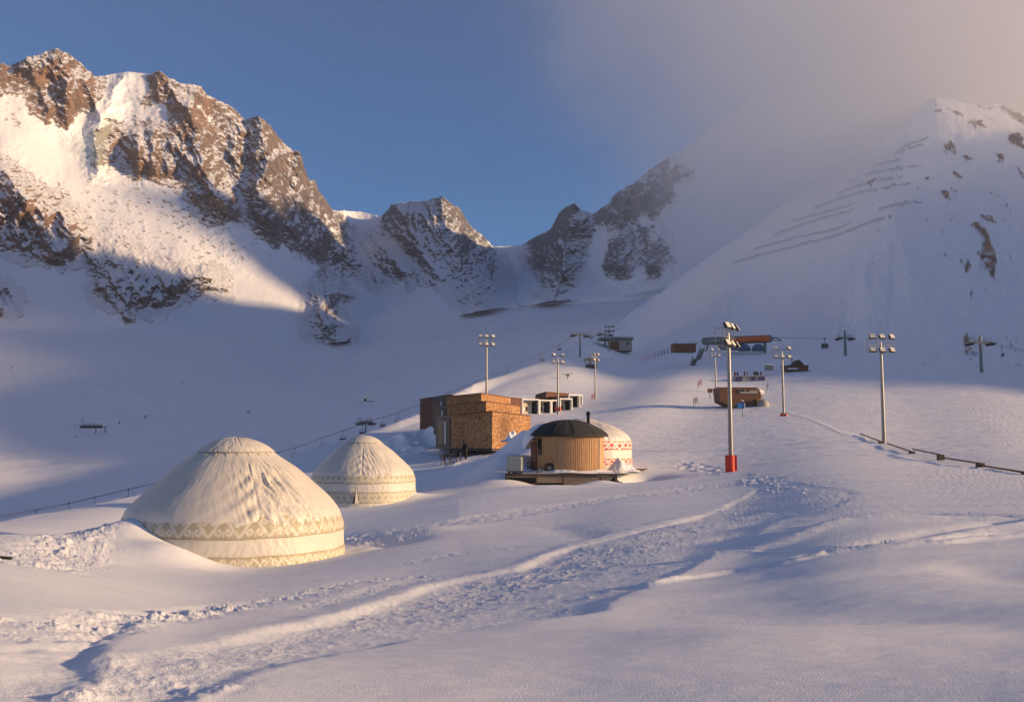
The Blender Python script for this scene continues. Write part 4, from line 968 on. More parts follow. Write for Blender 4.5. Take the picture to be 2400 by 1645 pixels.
# thin snow on the deck
sp_ = MB(); g1 = np.linspace(-3.8, 3.75, 70); g2 = np.linspace(.0, 5.6, 40); XX, YY = np.meshgrid(g1, g2)
Z_ = .02+.12*sstep(-.15, .5, fbm(XX, YY, 4, 1.6, 4))*sstep(0, .35, YY)+.16*np.exp(-((np.hypot(XX-.5, YY-3.1)-2.75)/.35)**2)
i = np.arange(XX.size).reshape(XX.shape); fs = np.stack([i[:-1, :-1], i[:-1, 1:], i[1:, 1:], i[1:, :-1]], -1).reshape(-1, 4)
sp_.add(np.stack([XX, YY, Z_-.03], -1).reshape(-1, 3).tolist(), fs.tolist()); sp_.build("snow_cover", SNOWC, dr_, smooth=True)
# rubble beside the deck
rb = blob("rubble_heap", COAL, .9, .7, .42, 4, .5, 30); p = at(1398, 1100, 68.6); tag(rb, "dark heap of rubble at the right end of the timber deck", "rubble", None, (p.x, p.y, p.z+.02))
# water tank in its cage
p = at(1169.5, 1060, 69.6); tk = thing("water_tank", "pale plastic tank in a wire cage on the left end of the deck", "tank", (p.x, p.y, HZ0), drz)
t_ = MB(); t_.box((0, 0, .66), (1.0, 1.0, .98)); o = t_.build("tank_body", TANKP, tk); bv = o.modifiers.new("b", 'BEVEL'); bv.width = .07; bv.segments = 3
t_ = MB()
for z in (.17, .36, .56, .76, .96, 1.15):
    for s1 in (-1, 1): t_.bar((-.53, s1*.53, z), (.53, s1*.53, z), .022); t_.bar((s1*.53, -.53, z), (s1*.53, .53, z), .022)
for x in np.linspace(-.53, .53, 7):
    for s1 in (-1, 1): t_.bar((x, s1*.535, .15), (x, s1*.535, 1.16), .02); t_.bar((s1*.535, x, .15), (s1*.535, x, 1.16), .02)
t_.build("wire_cage", STEEL, tk)
t_ = MB(); t_.box((0, 0, .12), (1.08, 1.08, .05))
for x in (-.45, 0, .45): t_.box((x, 0, .05), (.12, 1.08, .10))
t_.build("pallet", DSTEEL, tk); t_ = MB(); t_.tube((0, 0, 1.14), (0, 0, 1.20), .12, n=14); t_.build("lid", DSTEEL, tk)
# covered bundle, stool and bucket-like odds
p = at(1229, 1068, 70.2); o = blob("tarpaulin_bundle", flat("grey_tarpaulin", (.30, .31, .33), .5, var=.35, scale=4, bmp=.9, bd=.08), .55, .45, .42, 9, .5, 34, sc=.5)
tag(o, "crumpled grey tarpaulin bundle on the deck before the hut window", "bundle", None, (p.x, p.y, HZ0+.03))
p = at(1247, 1068, 70.0); tr = thing("tyre", "dark round tyre leaning on the hut wall beside the tarpaulin", "tyre", (p.x, p.y, HZ0+.02), drz)
t_ = MB(); n = 24
for i in range(n):
    a0, a1 = 2*math.pi*i/n, 2*math.pi*(i+1)/n; t_.tube((.28*math.cos(a0), 0, .34+.28*math.sin(a0)), (.28*math.cos(a1), 0, .34+.28*math.sin(a1)), .07, n=8)
t_.build("tread", BLACK, tr); t_ = MB(); t_.tube((0, -.03, .34), (0, .03, .34), .10, n=14)
for i in range(5): a0 = 2*math.pi*i/5; t_.bar((0, 0, .34), (.24*math.cos(a0), 0, .34+.24*math.sin(a0)), .04)
t_.build("rim", STEEL, tr)
p = at(1206, 1058, 71.6); cr_ = thing("folding_table", "small blue grey folding table between the tank and the hut", "table", (p.x, p.y, HZ0+.02), drz)
t_ = MB(); t_.box((0, 0, .72), (.62, .5, .04)); t_.build("table_top", GREYP, cr_); t_ = MB(); t_.box((0, 0, .36), (.56, .42, .03)); t_.build("shelf", GREYP, cr_)
for sx in (-1, 1):
    for sy in (-1, 1): t_ = MB(); t_.bar((sx*.28, sy*.22, 0), (sx*.26, sy*.2, .71), .035); t_.build("leg", GREYP, cr_)
# ------------------------------------------------------------------ shingled modules of the lodge
def V2(u, r): p = at(u, 1003, r); return (p.x, p.y)
def zat(v, r): return float(azte(1162, v)[1])*r
def module(label, L, Cn, Rt, zt, zb, mat, glass=None, depth=8, stilts=None, cat="lodge"):
    """L, Cn, Rt: (u, r) of the left, centre and right wall corners; zt: tops at those corners"""
    root_p = V2(*Cn); root = thing("lodge_module", label, cat, (root_p[0], root_p[1], 0), 0, "shingled lodge modules stepping up the slope")
    a, b, c = [Vector((*V2(*q), 0))-Vector((*root_p, 0)) for q in (L, Cn, Rt)]
    back = Vector((0, depth, 0)); P = [tuple(q[:2]) for q in (a, b, c, c+back, a+back)]
    m = MB(); m.prism(P, zb, 0, ztop=[zt[0], zt[1], zt[2], zt[2]-.05, zt[0]-.05]); w_ = m.build("wall", mat, root); uv_walls(w_)
    tr_ = MB()
    for (p, q, z0, z1) in ((a, b, zt[0], zt[1]), (b, c, zt[1], zt[2])):
        e = Vector((0, -.06, 0)); tr_.bar(p+e+Vector((0, 0, z0+.03)), q+e+Vector((0, 0, z1+.03)), .16, .09)
    tr_.build("roof_edge", W_RED, root)
    rs = MB(); rs.prism([tuple(q[:2]) for q in (a+Vector((.3, .3, 0)), b+Vector((0, .3, 0)), c+Vector((-.3, .3, 0)), c+back, a+back)], zt[0]-.3, 0, ztop=[zt[0]+.09, zt[1]+.09, zt[2]+.09, zt[2]+.2, zt[0]+.2]); rs.build("roof_snow", SNOWC, root)
    if glass:
        (ug, rg), (w0, w1) = glass; g = Vector((*V2(ug, rg), 0))-Vector((*root_p, 0)); d = (a-g); Lg = d.length; nrm = Vector((d.y, -d.x, 0)).normalized()
        M = Matrix.Rotation(math.atan2(d.y, d.x), 3, 'Z'); mid = (a+g)/2; H_ = zt[0]-zb
        fr = MB(); fr.prism([tuple(q[:2]) for q in (g, a, a+back, g+back)], zb-.05, zt[0]+.05); f_ = fr.build("end_bay", GREYP, root)
        wn_ = MB(); wn_.box(mid+nrm*.02+Vector((0, 0, zb+H_*.5)), (Lg-.35, .10, H_-.45), M=M); ww = wn_.build("window", DSTEEL, root)
        pa = MB(); pa.box(mid+nrm*.09+Vector((0, 0, zb+H_*.5))-d*.12, (Lg*.36, .03, H_-.9), M=M); pa.build("pane", GLASS, ww)
        pb = MB(); pb.box(mid+nrm*.095+Vector((0, 0, zb+H_*.49))+d*.17, (Lg*.13, .03, H_-1.0), M=M); pb.build("curtained_pane", GLASSB, ww)
    if stilts:
        n = 7
        for i in range(n):
            p = a.lerp(b, i/(n-1)) if i < n else c; s_ = MB(); x, y = p.x, p.y+.6
            s_.bar((x, y, zb-.02), (x, y, zb-stilts), .13)
            s_.bar((x, y, zb-.02), (x+(.65 if i % 2 else -.65), y, zb-stilts*.95), .08); s_.build("stilt", DSTEEL, root)
        for i in range(1, 5):
            p = b.lerp(c, i/5); s_ = MB(); x, y = p.x, p.y+.6; s_.bar((x, y, zb-.02), (x, y, zb-stilts), .13); s_.bar((x, y, zb-.02), (x+.6, y, zb-stilts*.9), .08); s_.build("stilt", DSTEEL, root)
        bs = MB(); bs.prism([tuple(q[:2]) for q in (a+Vector((-1.2, 0, 0)), b, c, c+back, a+back)], zb-.20, zb-.055); bs.build("underside", DSTEEL, root)
    return root
module("front shingled lodge block on dark stilts, tall glazed end at its left", (1023.5, 100), (1117, 96.5), (1204, 101), (zat(943.5, 100), zat(933.5, 96.5), zat(944, 101)), zat(1018, 97), SHG, ((989, 103), (0, 1)), 7, 1.5)
module("second shingled lodge block rising just behind the front one", (1014, 112), (1103, 108), (1180, 113), (zat(921, 112), zat(911, 108), zat(921.5, 113)), zat(985, 110), SHG, ((984, 114), (0, 1)), 5.5)
module("third shingled lodge block, the highest of the sunlit stack", (1012, 123), (1092, 119), (1158.5, 124), (zat(901, 123), zat(892.8, 119), zat(903, 124)), zat(970, 120), SHG, ((981, 125), (0, 1)), 8)
module("dark red shingled lodge block seen at the left behind the stack", (952.6, 140), (1024, 133), (1030, 139), (zat(906.7, 140), zat(896, 133), zat(899, 139)), zat(990, 140), SHG_R, None, 7)
module("dark red shingled block between the stack and the white framed units", (1150, 140), (1158, 137), (1184, 141), (zat(902, 140), zat(902.5, 137), zat(905, 141)), zat(940, 140), SHG_R, None, 6)
# white framed units behind
def unit(label, u0, u1, v0, v1, r, wing=None, door=True):
    x0, y0 = V2(u0, r); x1, _ = V2(u1, r+.0); w_ = (u1-u0)/F*r/math.cos(.55); z1 = zat(v0, r); z0 = zat(v1, r)-.5; H_ = z1-z0
    t = thing("cabin_unit", label, "cabin", (x0, y0, z0), .55, "white framed cabin units in a row")
    f = MB(); f.box((.07, 0, H_/2), (.14, .4, H_)); f.box((w_-.07, 0, H_/2), (.14, .4, H_)); f.box((w_/2, 0, H_-.09), (w_-.28, .4, .18)); f.build("frame", WHITEP, t)
    bk = MB(); bk.box((w_/2-.25, 1.2, H_/2-.15), (w_-.9, .15, H_-.3)); bk.build("back_wall", BEIGE, t)
    sd_w = MB(); sd_w.box((w_-.32, 1.2, H_/2-.15), (.12, 2.0, H_-.3)); sd_w.box((.28, 1.2, H_/2-.15), (.12, 2.0, H_-.3)); sd_w.box((w_/2, 1.2, H_-.34), (w_-.5, 2, .12)); sd_w.build("side_wall", GREYP, t)
    by = MB(); by.box((w_/2, 4.6, H_/2-.1), (w_-.05, 5, H_-.25)); by.build("rear_body", BROWN, t)
    if door:
        d_ = MB(); d_.box((w_*.48, 1.08, .95), (.3, .08, .8)); d_.build("window", BLACK, t)
        d_ = MB(); d_.box((w_*.30, 1.08, .9), (.2, .08, .6)); d_.build("white_panel", WHITEP, t)  # small white panel against the back wall
        d_ = MB()
        for k in range(3): d_.box((w_*.52+.22*k, 1.08, H_-.75-.02*k), (.18, .06, .09))
        d_.build("wall_lamps", BLACK, t)
    return t
unit("first white framed unit beside the shingled lodge, widest of the row", 1184.5, 1223.5, 904.8, 933, 172)
unit("second white framed unit, next to the widest one", 1223.8, 1250.8, 907, 933, 176)
unit("third white framed unit, partly behind the lamp mast", 1251.2, 1266.0, 907.5, 933, 178)
unit("fourth white framed unit, just right of the lamp mast", 1270.5, 1299, 903.5, 929, 182)
unit("tall white framed unit near the right end of the row", 1290.5, 1317, 894.8, 925, 189, door=False)
unit("last white framed unit, slim and furthest right in the row", 1310, 1322.6, 896, 923, 196, door=False)
x0, y0 = V2(1217, 200); rt = thing("lodge_wing", "low brown lodge wing with a peaked roof line behind the white units", "lodge", (x0, y0, 0))
P3 = [Vector((*V2(u, r_), 0))-Vector((x0, y0, 0)) for u, r_ in ((1217, 200), (1240, 194), (1292, 200))]
m_ = MB(); m_.prism([tuple(q[:2]) for q in P3]+[(P3[2].x, P3[2].y+8), (0, 8)], zat(925, 200), 0, ztop=[zat(896.5, 200), zat(890, 194), zat(894, 200), zat(894, 200), zat(896, 200)]); o = m_.build("wall", SHG_R, rt); uv_walls(o)
m_ = MB(); m_.bar(P3[0]+Vector((0, -.1, zat(896.5, 200))), P3[1]+Vector((0, -.1, zat(890, 194))), .3, .2); m_.bar(P3[1]+Vector((0, -.1, zat(890, 194))), P3[2]+Vector((0, -.1, zat(894, 200))), .3, .2); m_.build("roof_edge", BROWN, rt)

# ------------------------------------------------------------------ chairs, table and a person on the terrace
def chair(label, u, r, rz):
    g = G(u, r); t = thing("wooden_chair", label, "chair", (g.x, g.y, g.z-.03), rz, "dark wooden chairs in the snow by the lodge")
    m = MB(); m.box((0, 0, .45), (.46, .44, .05)); m.build("seat", W_DARK, t)
    m = MB()
    for z in (.62, .76, .92): m.box((0, .20, z), (.42, .03, .07))
    m.build("backrest", W_DARK, t)
    for sx in (-1, 1):
        m = MB(); m.bar((sx*.20, -.19, 0), (sx*.20, -.19, .45), .05); m.build("leg", W_DARK, t)
        m = MB(); m.bar((sx*.20, .20, 0), (sx*.20, .22, .98), .05); m.build("leg", W_DARK, t)
    for y_ in (-.19, .2): m = MB(); m.box((0, y_, .2), (.36, .03, .03)); m.build("stretcher", W_DARK, t)
    return t
chair("left wooden chair of the pair at the small table, back to the camera", 1006, 92.0, math.pi)
chair("wooden chair at the right of the small table, back to the camera", 1024.5, 92.0, math.pi)
chair("wooden chair standing apart and turned sideways near the person", 1040, 92.5, -math.pi/2+.2)
g = G(1015.5, 93.2); t = thing("wooden_table", "small dark wooden table behind the two chairs", "table", (g.x, g.y, g.z-.03))
m = MB(); m.box((0, 0, .74), (.8, .7, .05)); m.build("table_top", W_DARK, t)
for sx in (-1, 1):
    for sy in (-1, 1): m = MB(); m.box((sx*.33, sy*.28, .37), (.06, .06, .74)); m.build("leg", W_DARK, t)
m = MB(); m.box((0, 0, .62), (.66, .58, .16)); m.build("apron", W_DARK, t)
def skin_person(name, label, loc, rz, nodes, edges, mat, levels=2):
    me = bpy.data.meshes.new(name); me.from_pydata([n_[0] for n_ in nodes], edges, []); o = bpy.data.objects.new(name, me); COL.objects.link(o)
    o.modifiers.new("skin", 'SKIN'); 
    sv = me.skin_vertices[0].data if me.skin_vertices else None
    if sv is None:
        bm = bmesh.new(); bm.from_mesh(me); bm.verts.layers.skin.verify(); bm.to_mesh(me); bm.free(); sv = me.skin_vertices[0].data
    for i, n_ in enumerate(nodes):
        sv[i].radius = n_[1] if isinstance(n_[1], tuple) else (n_[1], n_[1]); sv[i].use_root = (i == 0)
    sb = o.modifiers.new("sub", 'SUBSURF'); sb.levels = sb.render_levels = levels; me.materials.append(mat)
    o.location = loc; o.rotation_euler = (0, 0, rz)
    dg = bpy.context.evaluated_depsgraph_get(); me2 = bpy.data.meshes.new_from_object(o.evaluated_get(dg)); o.modifiers.clear(); o.data = me2
    for p in me2.polygons: p.use_smooth = True
    if label: tag(o, label, "person")
    return o
# stooping figure in dark clothes, back to the camera, facing left
N_ = [((0, 0, .92), (.19, .17)), ((.03, 0, 1.10), (.22, .18)), ((.0, 0, 1.32), (.23, .17)), ((-.08, 0, 1.50), (.15, .13)), ((-.14, -.01, 1.60), (.075, .075)), ((-.19, -.02, 1.69), (.10, .095)), ((-.21, -.02, 1.77), (.08, .08)),
      ((.0, -.12, .88), (.14, .13)), ((-.03, -.13, .50), (.095, .09)), ((-.02, -.12, .10), (.065, .065)), ((-.14, -.12, .04), (.05, .04)),
      ((.03, .12, .88), (.14, .13)), ((.08, .13, .50), (.095, .09)), ((.16, .12, .10), (.065, .065)), ((.05, .12, .04), (.05, .04)),
      ((-.02, -.23, 1.40), (.085, .085)), ((-.06, -.27, 1.14), (.07, .065)), ((-.20, -.18, .98), (.05, .048)), ((-.27, -.13, .96), (.04, .045)),
      ((-.02, .23, 1.40), (.085, .085)), ((-.06, .27, 1.14), (.07, .065)), ((-.20, .18, .98), (.05, .048)), ((-.27, .13, .96), (.04, .045))]
E_ = [(0, 1), (1, 2), (2, 3), (3, 4), (4, 5), (5, 6), (0, 7), (7, 8), (8, 9), (9, 10), (0, 11), (11, 12), (12, 13), (13, 14), (2, 15), (15, 16), (16, 17), (17, 18), (2, 19), (19, 20), (20, 21), (21, 22)]
g = G(1056, 93.5); pr = skin_person("person", "person in dark winter clothes standing between the chairs and the lodge", (g.x, g.y, g.z-.05), .9, N_, E_, TARP)
o = MB(); o.lathe([(.10, -.06), (.118, .0), (.11, .07), (.06, .12), (.005, .13)], 16, (-.20, -.02, 1.75)); h_ = o.build("hat", TARP, pr, smooth=True)
sh = blob("snow_shovel_heap", SNOWC, 1.1, .9, .6, 8, .45, 40, sc=.6); g = G(1165, 88); tag(sh, "rough sunlit heap of shovelled snow under the right corner of the lodge", "snow heap", None, (g.x, g.y, g.z+.05))
# ------------------------------------------------------------------ floodlight masts
MH = 10.4
def mast(label, u, v, r, H_, rz, style=0, pad=1.25, r0=.20):
    p = at(u, v, r); z0 = p.z
    t = thing("floodlight_mast", label, "floodlight", (p.x, p.y, z0), rz, "steel floodlight masts along the ski run")
    m = MB(); m.tube((0, 0, -1.2), (0, 0, H_-.9), r0, r0*.62, 20); m.tube((0, 0, H_-.9), (0, 0, H_-.2), r0*.5, r0*.3, 12); o = m.build("pole", STEEL, t, smooth=True, auto=40)
    m = MB(); m.tube((0, 0, H_+.5), (0, 0, H_+1.9), .018, .008, 6); m.build("lightning_rod", DSTEEL, t)
    W = 1.15; z0_, z1 = H_-1.15, H_+.1
    m = MB()
    for x in (-W, -.45, .45, W): m.bar((x, 0, z0_), (x, 0, z1), .045)
    for z in (z0_, z1, (z0_+z1)/2): m.bar((-W, 0, z), (W, 0, z), .05)
    for x in (-W, W): m.bar((x, .55, z0_), (x, .55, z1), .04); m.bar((x, 0, z1), (x, .55, z1), .04); m.bar((x, 0, z0_), (x, .55, z0_), .04)
    m.bar((-W, .55, z0_), (W, .55, z0_), .04); m.bar((-W, .55, z1), (W, .55, z1), .04)
    m.build("head_frame", STEEL, t)
    k = 0
    for z in (z0_, z1):
        for x in (-1.0, -.05, .95) if style != 2 else (-.8, .8):
            if style == 1 and k == 4: k += 1; continue
            tilt = Matrix.Rotation(R_(-32), 3, 'X') @ Matrix.Identity(3); yaw = Matrix.Rotation(R_((-14, 0, 12)[k % 3]), 3, 'Z'); M = yaw @ tilt
            c = Vector((x, -.28, z+.12)); L_ = MB(); L_.box(c, (.52, .20, .46), M=M); lo = L_.build("lamp", DSTEEL, t)
            L_ = MB()
            for q in (-.15, 0, .15): L_.box(c+M @ Vector((0, -.12, q)), (.47, .05, .10), M=M)
            L_.build("louvre", LOUV, lo)
            L_ = MB(); L_.bar(c+Vector((0, .1, -.1)), Vector((x, 0, z)), .04); L_.build("bracket", STEEL, lo)
            k += 1
    if pad:
        m = MB(); n = 9
        for side in (-1, 1):
            pts = []
            for i in range(n):
                a = (-80+160*i/(n-1)); pts.append((side*(.20+.24*math.cos(R_(a))), .30*math.sin(R_(a))))
            for (x0, y0), (x1, y1) in zip(pts[:-1], pts[1:]): m.box(((x0+x1)/2, (y0+y1)/2, pad*.42), (math.hypot(x1-x0, y1-y0)+.03, .12, pad), math.atan2(y1-y0, x1-x0))
        m.build("crash_pad", REDPAD, t)
    return t
mast("nearest floodlight mast, red crash pads round its foot", 1659.5, 1069, 73, 10.2, 1.0, 0)
mast("floodlight mast rising from behind the shingled lodge", 1104, 924, 150, 10.6, .25, 0, False)
mast("floodlight mast in front of the white framed units, red base", 1266.5, 932, 168, 9.3, .3, 2, .7)
mast("slim far floodlight mast right of the cabin units with one side lamp", 1351.5, 914, 212, 10.2, .9, 2, False)
mast("far floodlight mast between the stair ramp and the nearest mast", 1625, 902, 215, 10.0, .2, 2, False)
mast("floodlight mast in mid distance with a short orange base", 1779, 955, 148, 10.3, .1, 1, 1.2)
mast("floodlight mast at the right beside the wooden rail", 2007, 1016, 98, 10.1, .18, 0, False)
# ------------------------------------------------------------------ wooden rail at the right
def rail(label, P, hgt=.35):
    p0 = P[0]; t = thing("snow_rail", label, "rail", p0, 0, "low wooden rails on the piste edge"); m = MB()
    for a, b in zip(P[:-1], P[1:]): m.bar(a-p0+Vector((0, 0, hgt)), b-p0+Vector((0, 0, hgt)), .07, .10)
    m.build("beam", W_FENCE, t)
    for q in P[1:]: m = MB(); m.box(q-p0+Vector((0, 0, hgt-.25)), (.42, .3, .55)); m.build("post", W_DARK, t)
    return t
def gl(u, v, r): p = at(u, v, r); g_ = ground_z(p.x, p.y); return Vector((p.x, p.y, g_))
def dline(pts): return [G(u, r) for u, r in pts]
rail("upper length of dark rail left of the right hand mast", dline([(1952, 106), (2000, 95.5)]), .18)
rail("length of dark rail just right of the mast foot", dline([(2014, 93), (2070, 83)]), .15)
rail("long thick dark rail right of the mast", dline([(2072, 83), (2135, 75)]), .36)
rail("second long dark rail nearer the frame edge", dline([(2138, 74.5), (2225, 65)]), .22)
rail("last dark rail running out at the right edge", dline([(2226, 65), (2330, 56)]), .10)
# ------------------------------------------------------------------ lifts and the upper station
_TEC = GZ/GR
def hit(u, v, lift=0.0):
    """first point of the snow surface seen at a photo point"""
    a, te = azte(u, v); j = int(np.argmin(np.abs(azc-math.degrees(a)))); c = _TEC[:, j]
    k = np.where(c[60:] >= te)[0]; k = 60+int(k[0]) if len(k) else len(c)-1
    r = float(GR[k, j]); return Vector((r*math.sin(a), r*math.cos(a), float(GZ[k, j])+lift))
def face(p): return -math.atan2(p.x, p.y)     # turn local -y towards the camera
def base(u, r, dz=0): return G(u, r, dz)
def top_at(u, v, r): return at(u, v, r)
LT = "lift towers"
# chairlift running down the left edge of the plateau
LINE = [(1420, 742, 420), (1378, 752, 385), (1316, 757, 330), (1218, 806, 296), (1160, 832, 280), (1090, 862, 265), (960, 915, 250), (888, 942, 243), (830, 957, 238), (806, 968, 232), (718, 998, 220), (681, 1013, 214), (470, 1070, 195), (275, 1114, 178), (140, 1146, 168), (0, 1172, 160), (-160, 1200, 150)]
LP = [at(*q) for q in LINE]
t = thing("lift_cable", "pair of thin chairlift cables running down the left side of the plateau", "cable", LP[2]); off = Vector((1.3, -.4, 0))
for sgn in (-1, 1):
    m = MB(); m.path([p-LP[2]+off*sgn+Vector((0, 0, .35*sgn)) for p in LP], .028, 5); m.build("strand", DSTEEL, t)
def on_line(u):
    for (a, b, pa, pb) in zip(LINE[:-1], LINE[1:], LP[:-1], LP[1:]):
        if b[0] <= u <= a[0]: k = (u-b[0])/(a[0]-b[0]); return pb.lerp(pa, k)
    return LP[-1]
CH = thing("lift_chair", "", "chairlift seat", (0, 0, 0), 0, "chairs hanging from the chairlift")
m = MB(); m.bar((0, 0, 0), (0, -.25, -1.2), .06); m.bar((0, 0, .1), (0, 0, -.1), .16); m.build("hanger", DSTEEL, CH)
m = MB(); P_ = [(-.62, 0, -2.3), (-.66, .05, -1.55), (-.5, -.1, -1.25), (.5, -.1, -1.25), (.66, .05, -1.55), (.62, 0, -2.3)]; m.path(P_, .045, 6); m.build("frame", DSTEEL, CH)
m = MB(); m.box((0, -.15, -2.32), (1.3, .5, .10)); m.build("seat", DSTEEL, CH)
m = MB(); m.box((0, .10, -1.95), (1.3, .06, .38)); m.build("backrest", DSTEEL, CH)
chairs = [(1331, 1, "chair just right of the upper left lift tower"), (1276, -1, "chair between the upper lift tower and the mast by the units"), (1220, 1, "lift chair highest of those between the two masts, over the shaded slope"), (1162, -1, "lift chair to the right of the mast behind the lodge"),
          (1095, 1, "lift chair half hidden by the mast behind the lodge"), (891, 1, "upper of two lift chairs close together left of the lodge"), (881, -1, "lower of two lift chairs close together left of the lodge"), (810, 1, "lift chair just below the tower head on the ridge"),
          (790, -1, "second lift chair below the tower head on the ridge"), (720, 1, "lift chair above the gap between the two cream yurts, nearer the small yurt"), (682, -1, "lift chair above the gap between the cream yurts, nearer the large yurt"),
          (276, 1, "lift chair just left of the large cream yurt"), (229, -1, "second lift chair left of the large cream yurt"), (140, 1, "third lift chair left of the large cream yurt"), (97, -1, "leftmost lift chair near the frame edge")]
for i, (u, sg, lb) in enumerate(chairs):
    p = on_line(u)+off*sg+Vector((0, 0, .35*sg)); rz = .35+random.uniform(-.15, .15)
    if i == 0: CH.location = p; CH.rotation_euler = (0, 0, rz); CH['label'] = lb
    else: dup(CH, p, rz, lb)
def tower(name, label, u, vt, r, w, hl, rz=0, foot=None, pr=.38, style='T', group="lift towers"):
    
    if foot is not None:
        b_ = hit(u, foot); r = math.hypot(b_.x, b_.y)*.985
    tp = at(u, vt, r); gz = ground_z(tp.x, tp.y)-.5 if foot is None else at(u, foot, r).z-.3
    t = thing(name, label, "lift tower", (tp.x, tp.y, gz), rz, group); H_ = tp.z-gz
    m = MB(); m.tube((0, 0, 0), (0, 0, H_), pr, pr*.7, 12); m.build("mast", GREENG, t, smooth=True, auto=40)
    m = MB(); m.box((0, 0, H_-hl), (w, .5, .45)); m.build("crossarm", GREENG, t)
    for sx in (-1, 1):
        m = MB(); m.box((sx*w*.44, 0, H_-hl-.3), (.9, 3.4, .22))
        for k in range(5): m.tube((sx*w*.44-.12, -1.4+.7*k, H_-hl-.5), (sx*w*.44+.12, -1.4+.7*k, H_-hl-.5), .27, n=10)
        m.build("sheave_assembly", DSTEEL, t)
        m = MB(); m.bar((sx*w*.2, .4, H_-hl+1.0), (sx*w*.5, .4, H_-hl+1.0), .07)
        for q in (.2, .35, .5): m.bar((sx*w*q, .4, H_-hl), (sx*w*q, .4, H_-hl+1.0), .07)
        m.build("handrail", DSTEEL, t)
    return t
tower("lift_tower", "chairlift tower in front of the shaded slope, arms wide apart", 1316, 754, 330, 6.0, .9, .5, pr=.33)
tower("lift_tower", "chairlift tower beside the white upper station building", 1373, 752, 385, 6.0, 1.2, .5, pr=.33)
tower("lift_tower", "chairlift tower whose head alone shows above the ridge left of the lodge", 830, 953, 238, 3.6, .5, .7, pr=.25)
tower("lift_tower", "gondola tower standing right of the hanging gondola", 1917, 750, 400, 4.6, 2.2, .15, foot=804, pr=.45)
tower("lift_tower", "tall grey gondola tower near the right edge", 2224, 762, 300, 5.6, 1.5, .1, foot=842, pr=.40)
# lamp mast beside the white station building
p = at(1384, 820, 372); t = thing("lamp_mast", "slender lamp mast in front of the white upper station building", "floodlight", p, 0); H_ = (820-741)/F*372
m = MB(); m.tube((0, 0, -1), (0, 0, H_), .2, .12, 10); m.build("pole", STEEL, t)
m = MB(); m.bar((-1.6, 0, H_-.3), (1.6, 0, H_-.3), .12); m.bar((-1.6, 0, H_-2), (1.6, 0, H_-2), .12); m.build("crossbar", STEEL, t)
for x in (-1.5, -.5, .6, 1.5):
    for z in (H_, H_-1.7): m = MB(); m.box((x, -.2, z), (.55, .35, .5), M=Matrix.Rotation(-.5, 3, 'X')); m.build("lamp", DSTEEL, t)
# white upper building
p = base(1384, 380); t = thing("station_building", "white flat roofed station building on the upper slope", "building", (p.x, p.y, at(1384, 797, 380).z), .05)
w_ = 51/F*380; h_ = 31/F*380
m = MB(); m.box((w_/2, 3, h_*.42), (w_, 6, h_*.78)); m.build("wall", GREYW, t)
m = MB(); m.box((w_*.30, 3, h_*.95), (w_*1.5, 7.5, .9)); m.build("roof", GREENG, t); m = MB(); m.box((w_*.45, 3.2, h_*.95+.6), (w_*1.1, 6, .3)); m.build("roof_snow", SNOWC, t)
m = MB(); m.box((w_*.22, -.06, h_*.42), (w_*.40, .1, h_*.62)); m.build("poster_wall", BROWN, t); m = MB(); m.tube((w_*.8, -.1, h_*.55), (w_*.8, .05, h_*.55), .6, n=14); m.build("round_sign", DSTEEL, t)
m = MB(); m.box((w_*.45, -.8, -.1), (w_*.95, 1.4, .45)); m.build("terrace", W_DARK, t)
# lift terminal with its wheel
p = base(1340, 300); t = thing("lift_terminal", "grey lattice chairlift terminal with a large wheel above the units", "lift station", p, .3)
m = MB(); m.lathe([(2.0, 2.6), (2.2, 2.6), (2.2, 2.85), (2.0, 2.85), (2.0, 2.6)], 26); m.build("bullwheel", GREENG, t)
m = MB()
for k in range(6): a = k*math.pi/3; m.bar((0, 0, 2.72), (2.1*math.cos(a), 2.1*math.sin(a), 2.72), .12)
m.build("wheel_spokes", GREENG, t)
m = MB(); m.bar((0, 0, -1), (0, 0, 3.4), .5); m.bar((0, 0, 3.3), (2.6, 1, 4.4), .3); m.bar((0, 0, 1), (-2.5, -.5, 2.4), .25); m.bar((-2.5, -.5, 2.4), (2.6, 1, 2.2), .2); m.bar((2.4, 1, 4.4), (2.4, 1, .2), .2); m.build("support_frame", GREENG, t)
m = MB(); m.prism([(-1.2, -1), (1.6, -1), (1.6, 1), (-1.2, 1)], -.6, 1.1); m.build("machine_house", DSTEEL, t)
p = base(1288, 255); t = thing("snow_gun", "dark green snow gun with spread arms behind the cabin units", "snow gun", p, .2)
m = MB(); m.tube((0, -.5, 1.0), (0, .6, 1.1), .42, .34, 14); m.build("barrel", GREENG, t); m = MB(); m.bar((-1.4, 0, 1.25), (1.5, 0, 1.55), .14); m.build("arm", GREENG, t)
m = MB(); m.bar((0, 0, 1), (0, 0, -.3), .16); m.build("stand", GREENG, t)
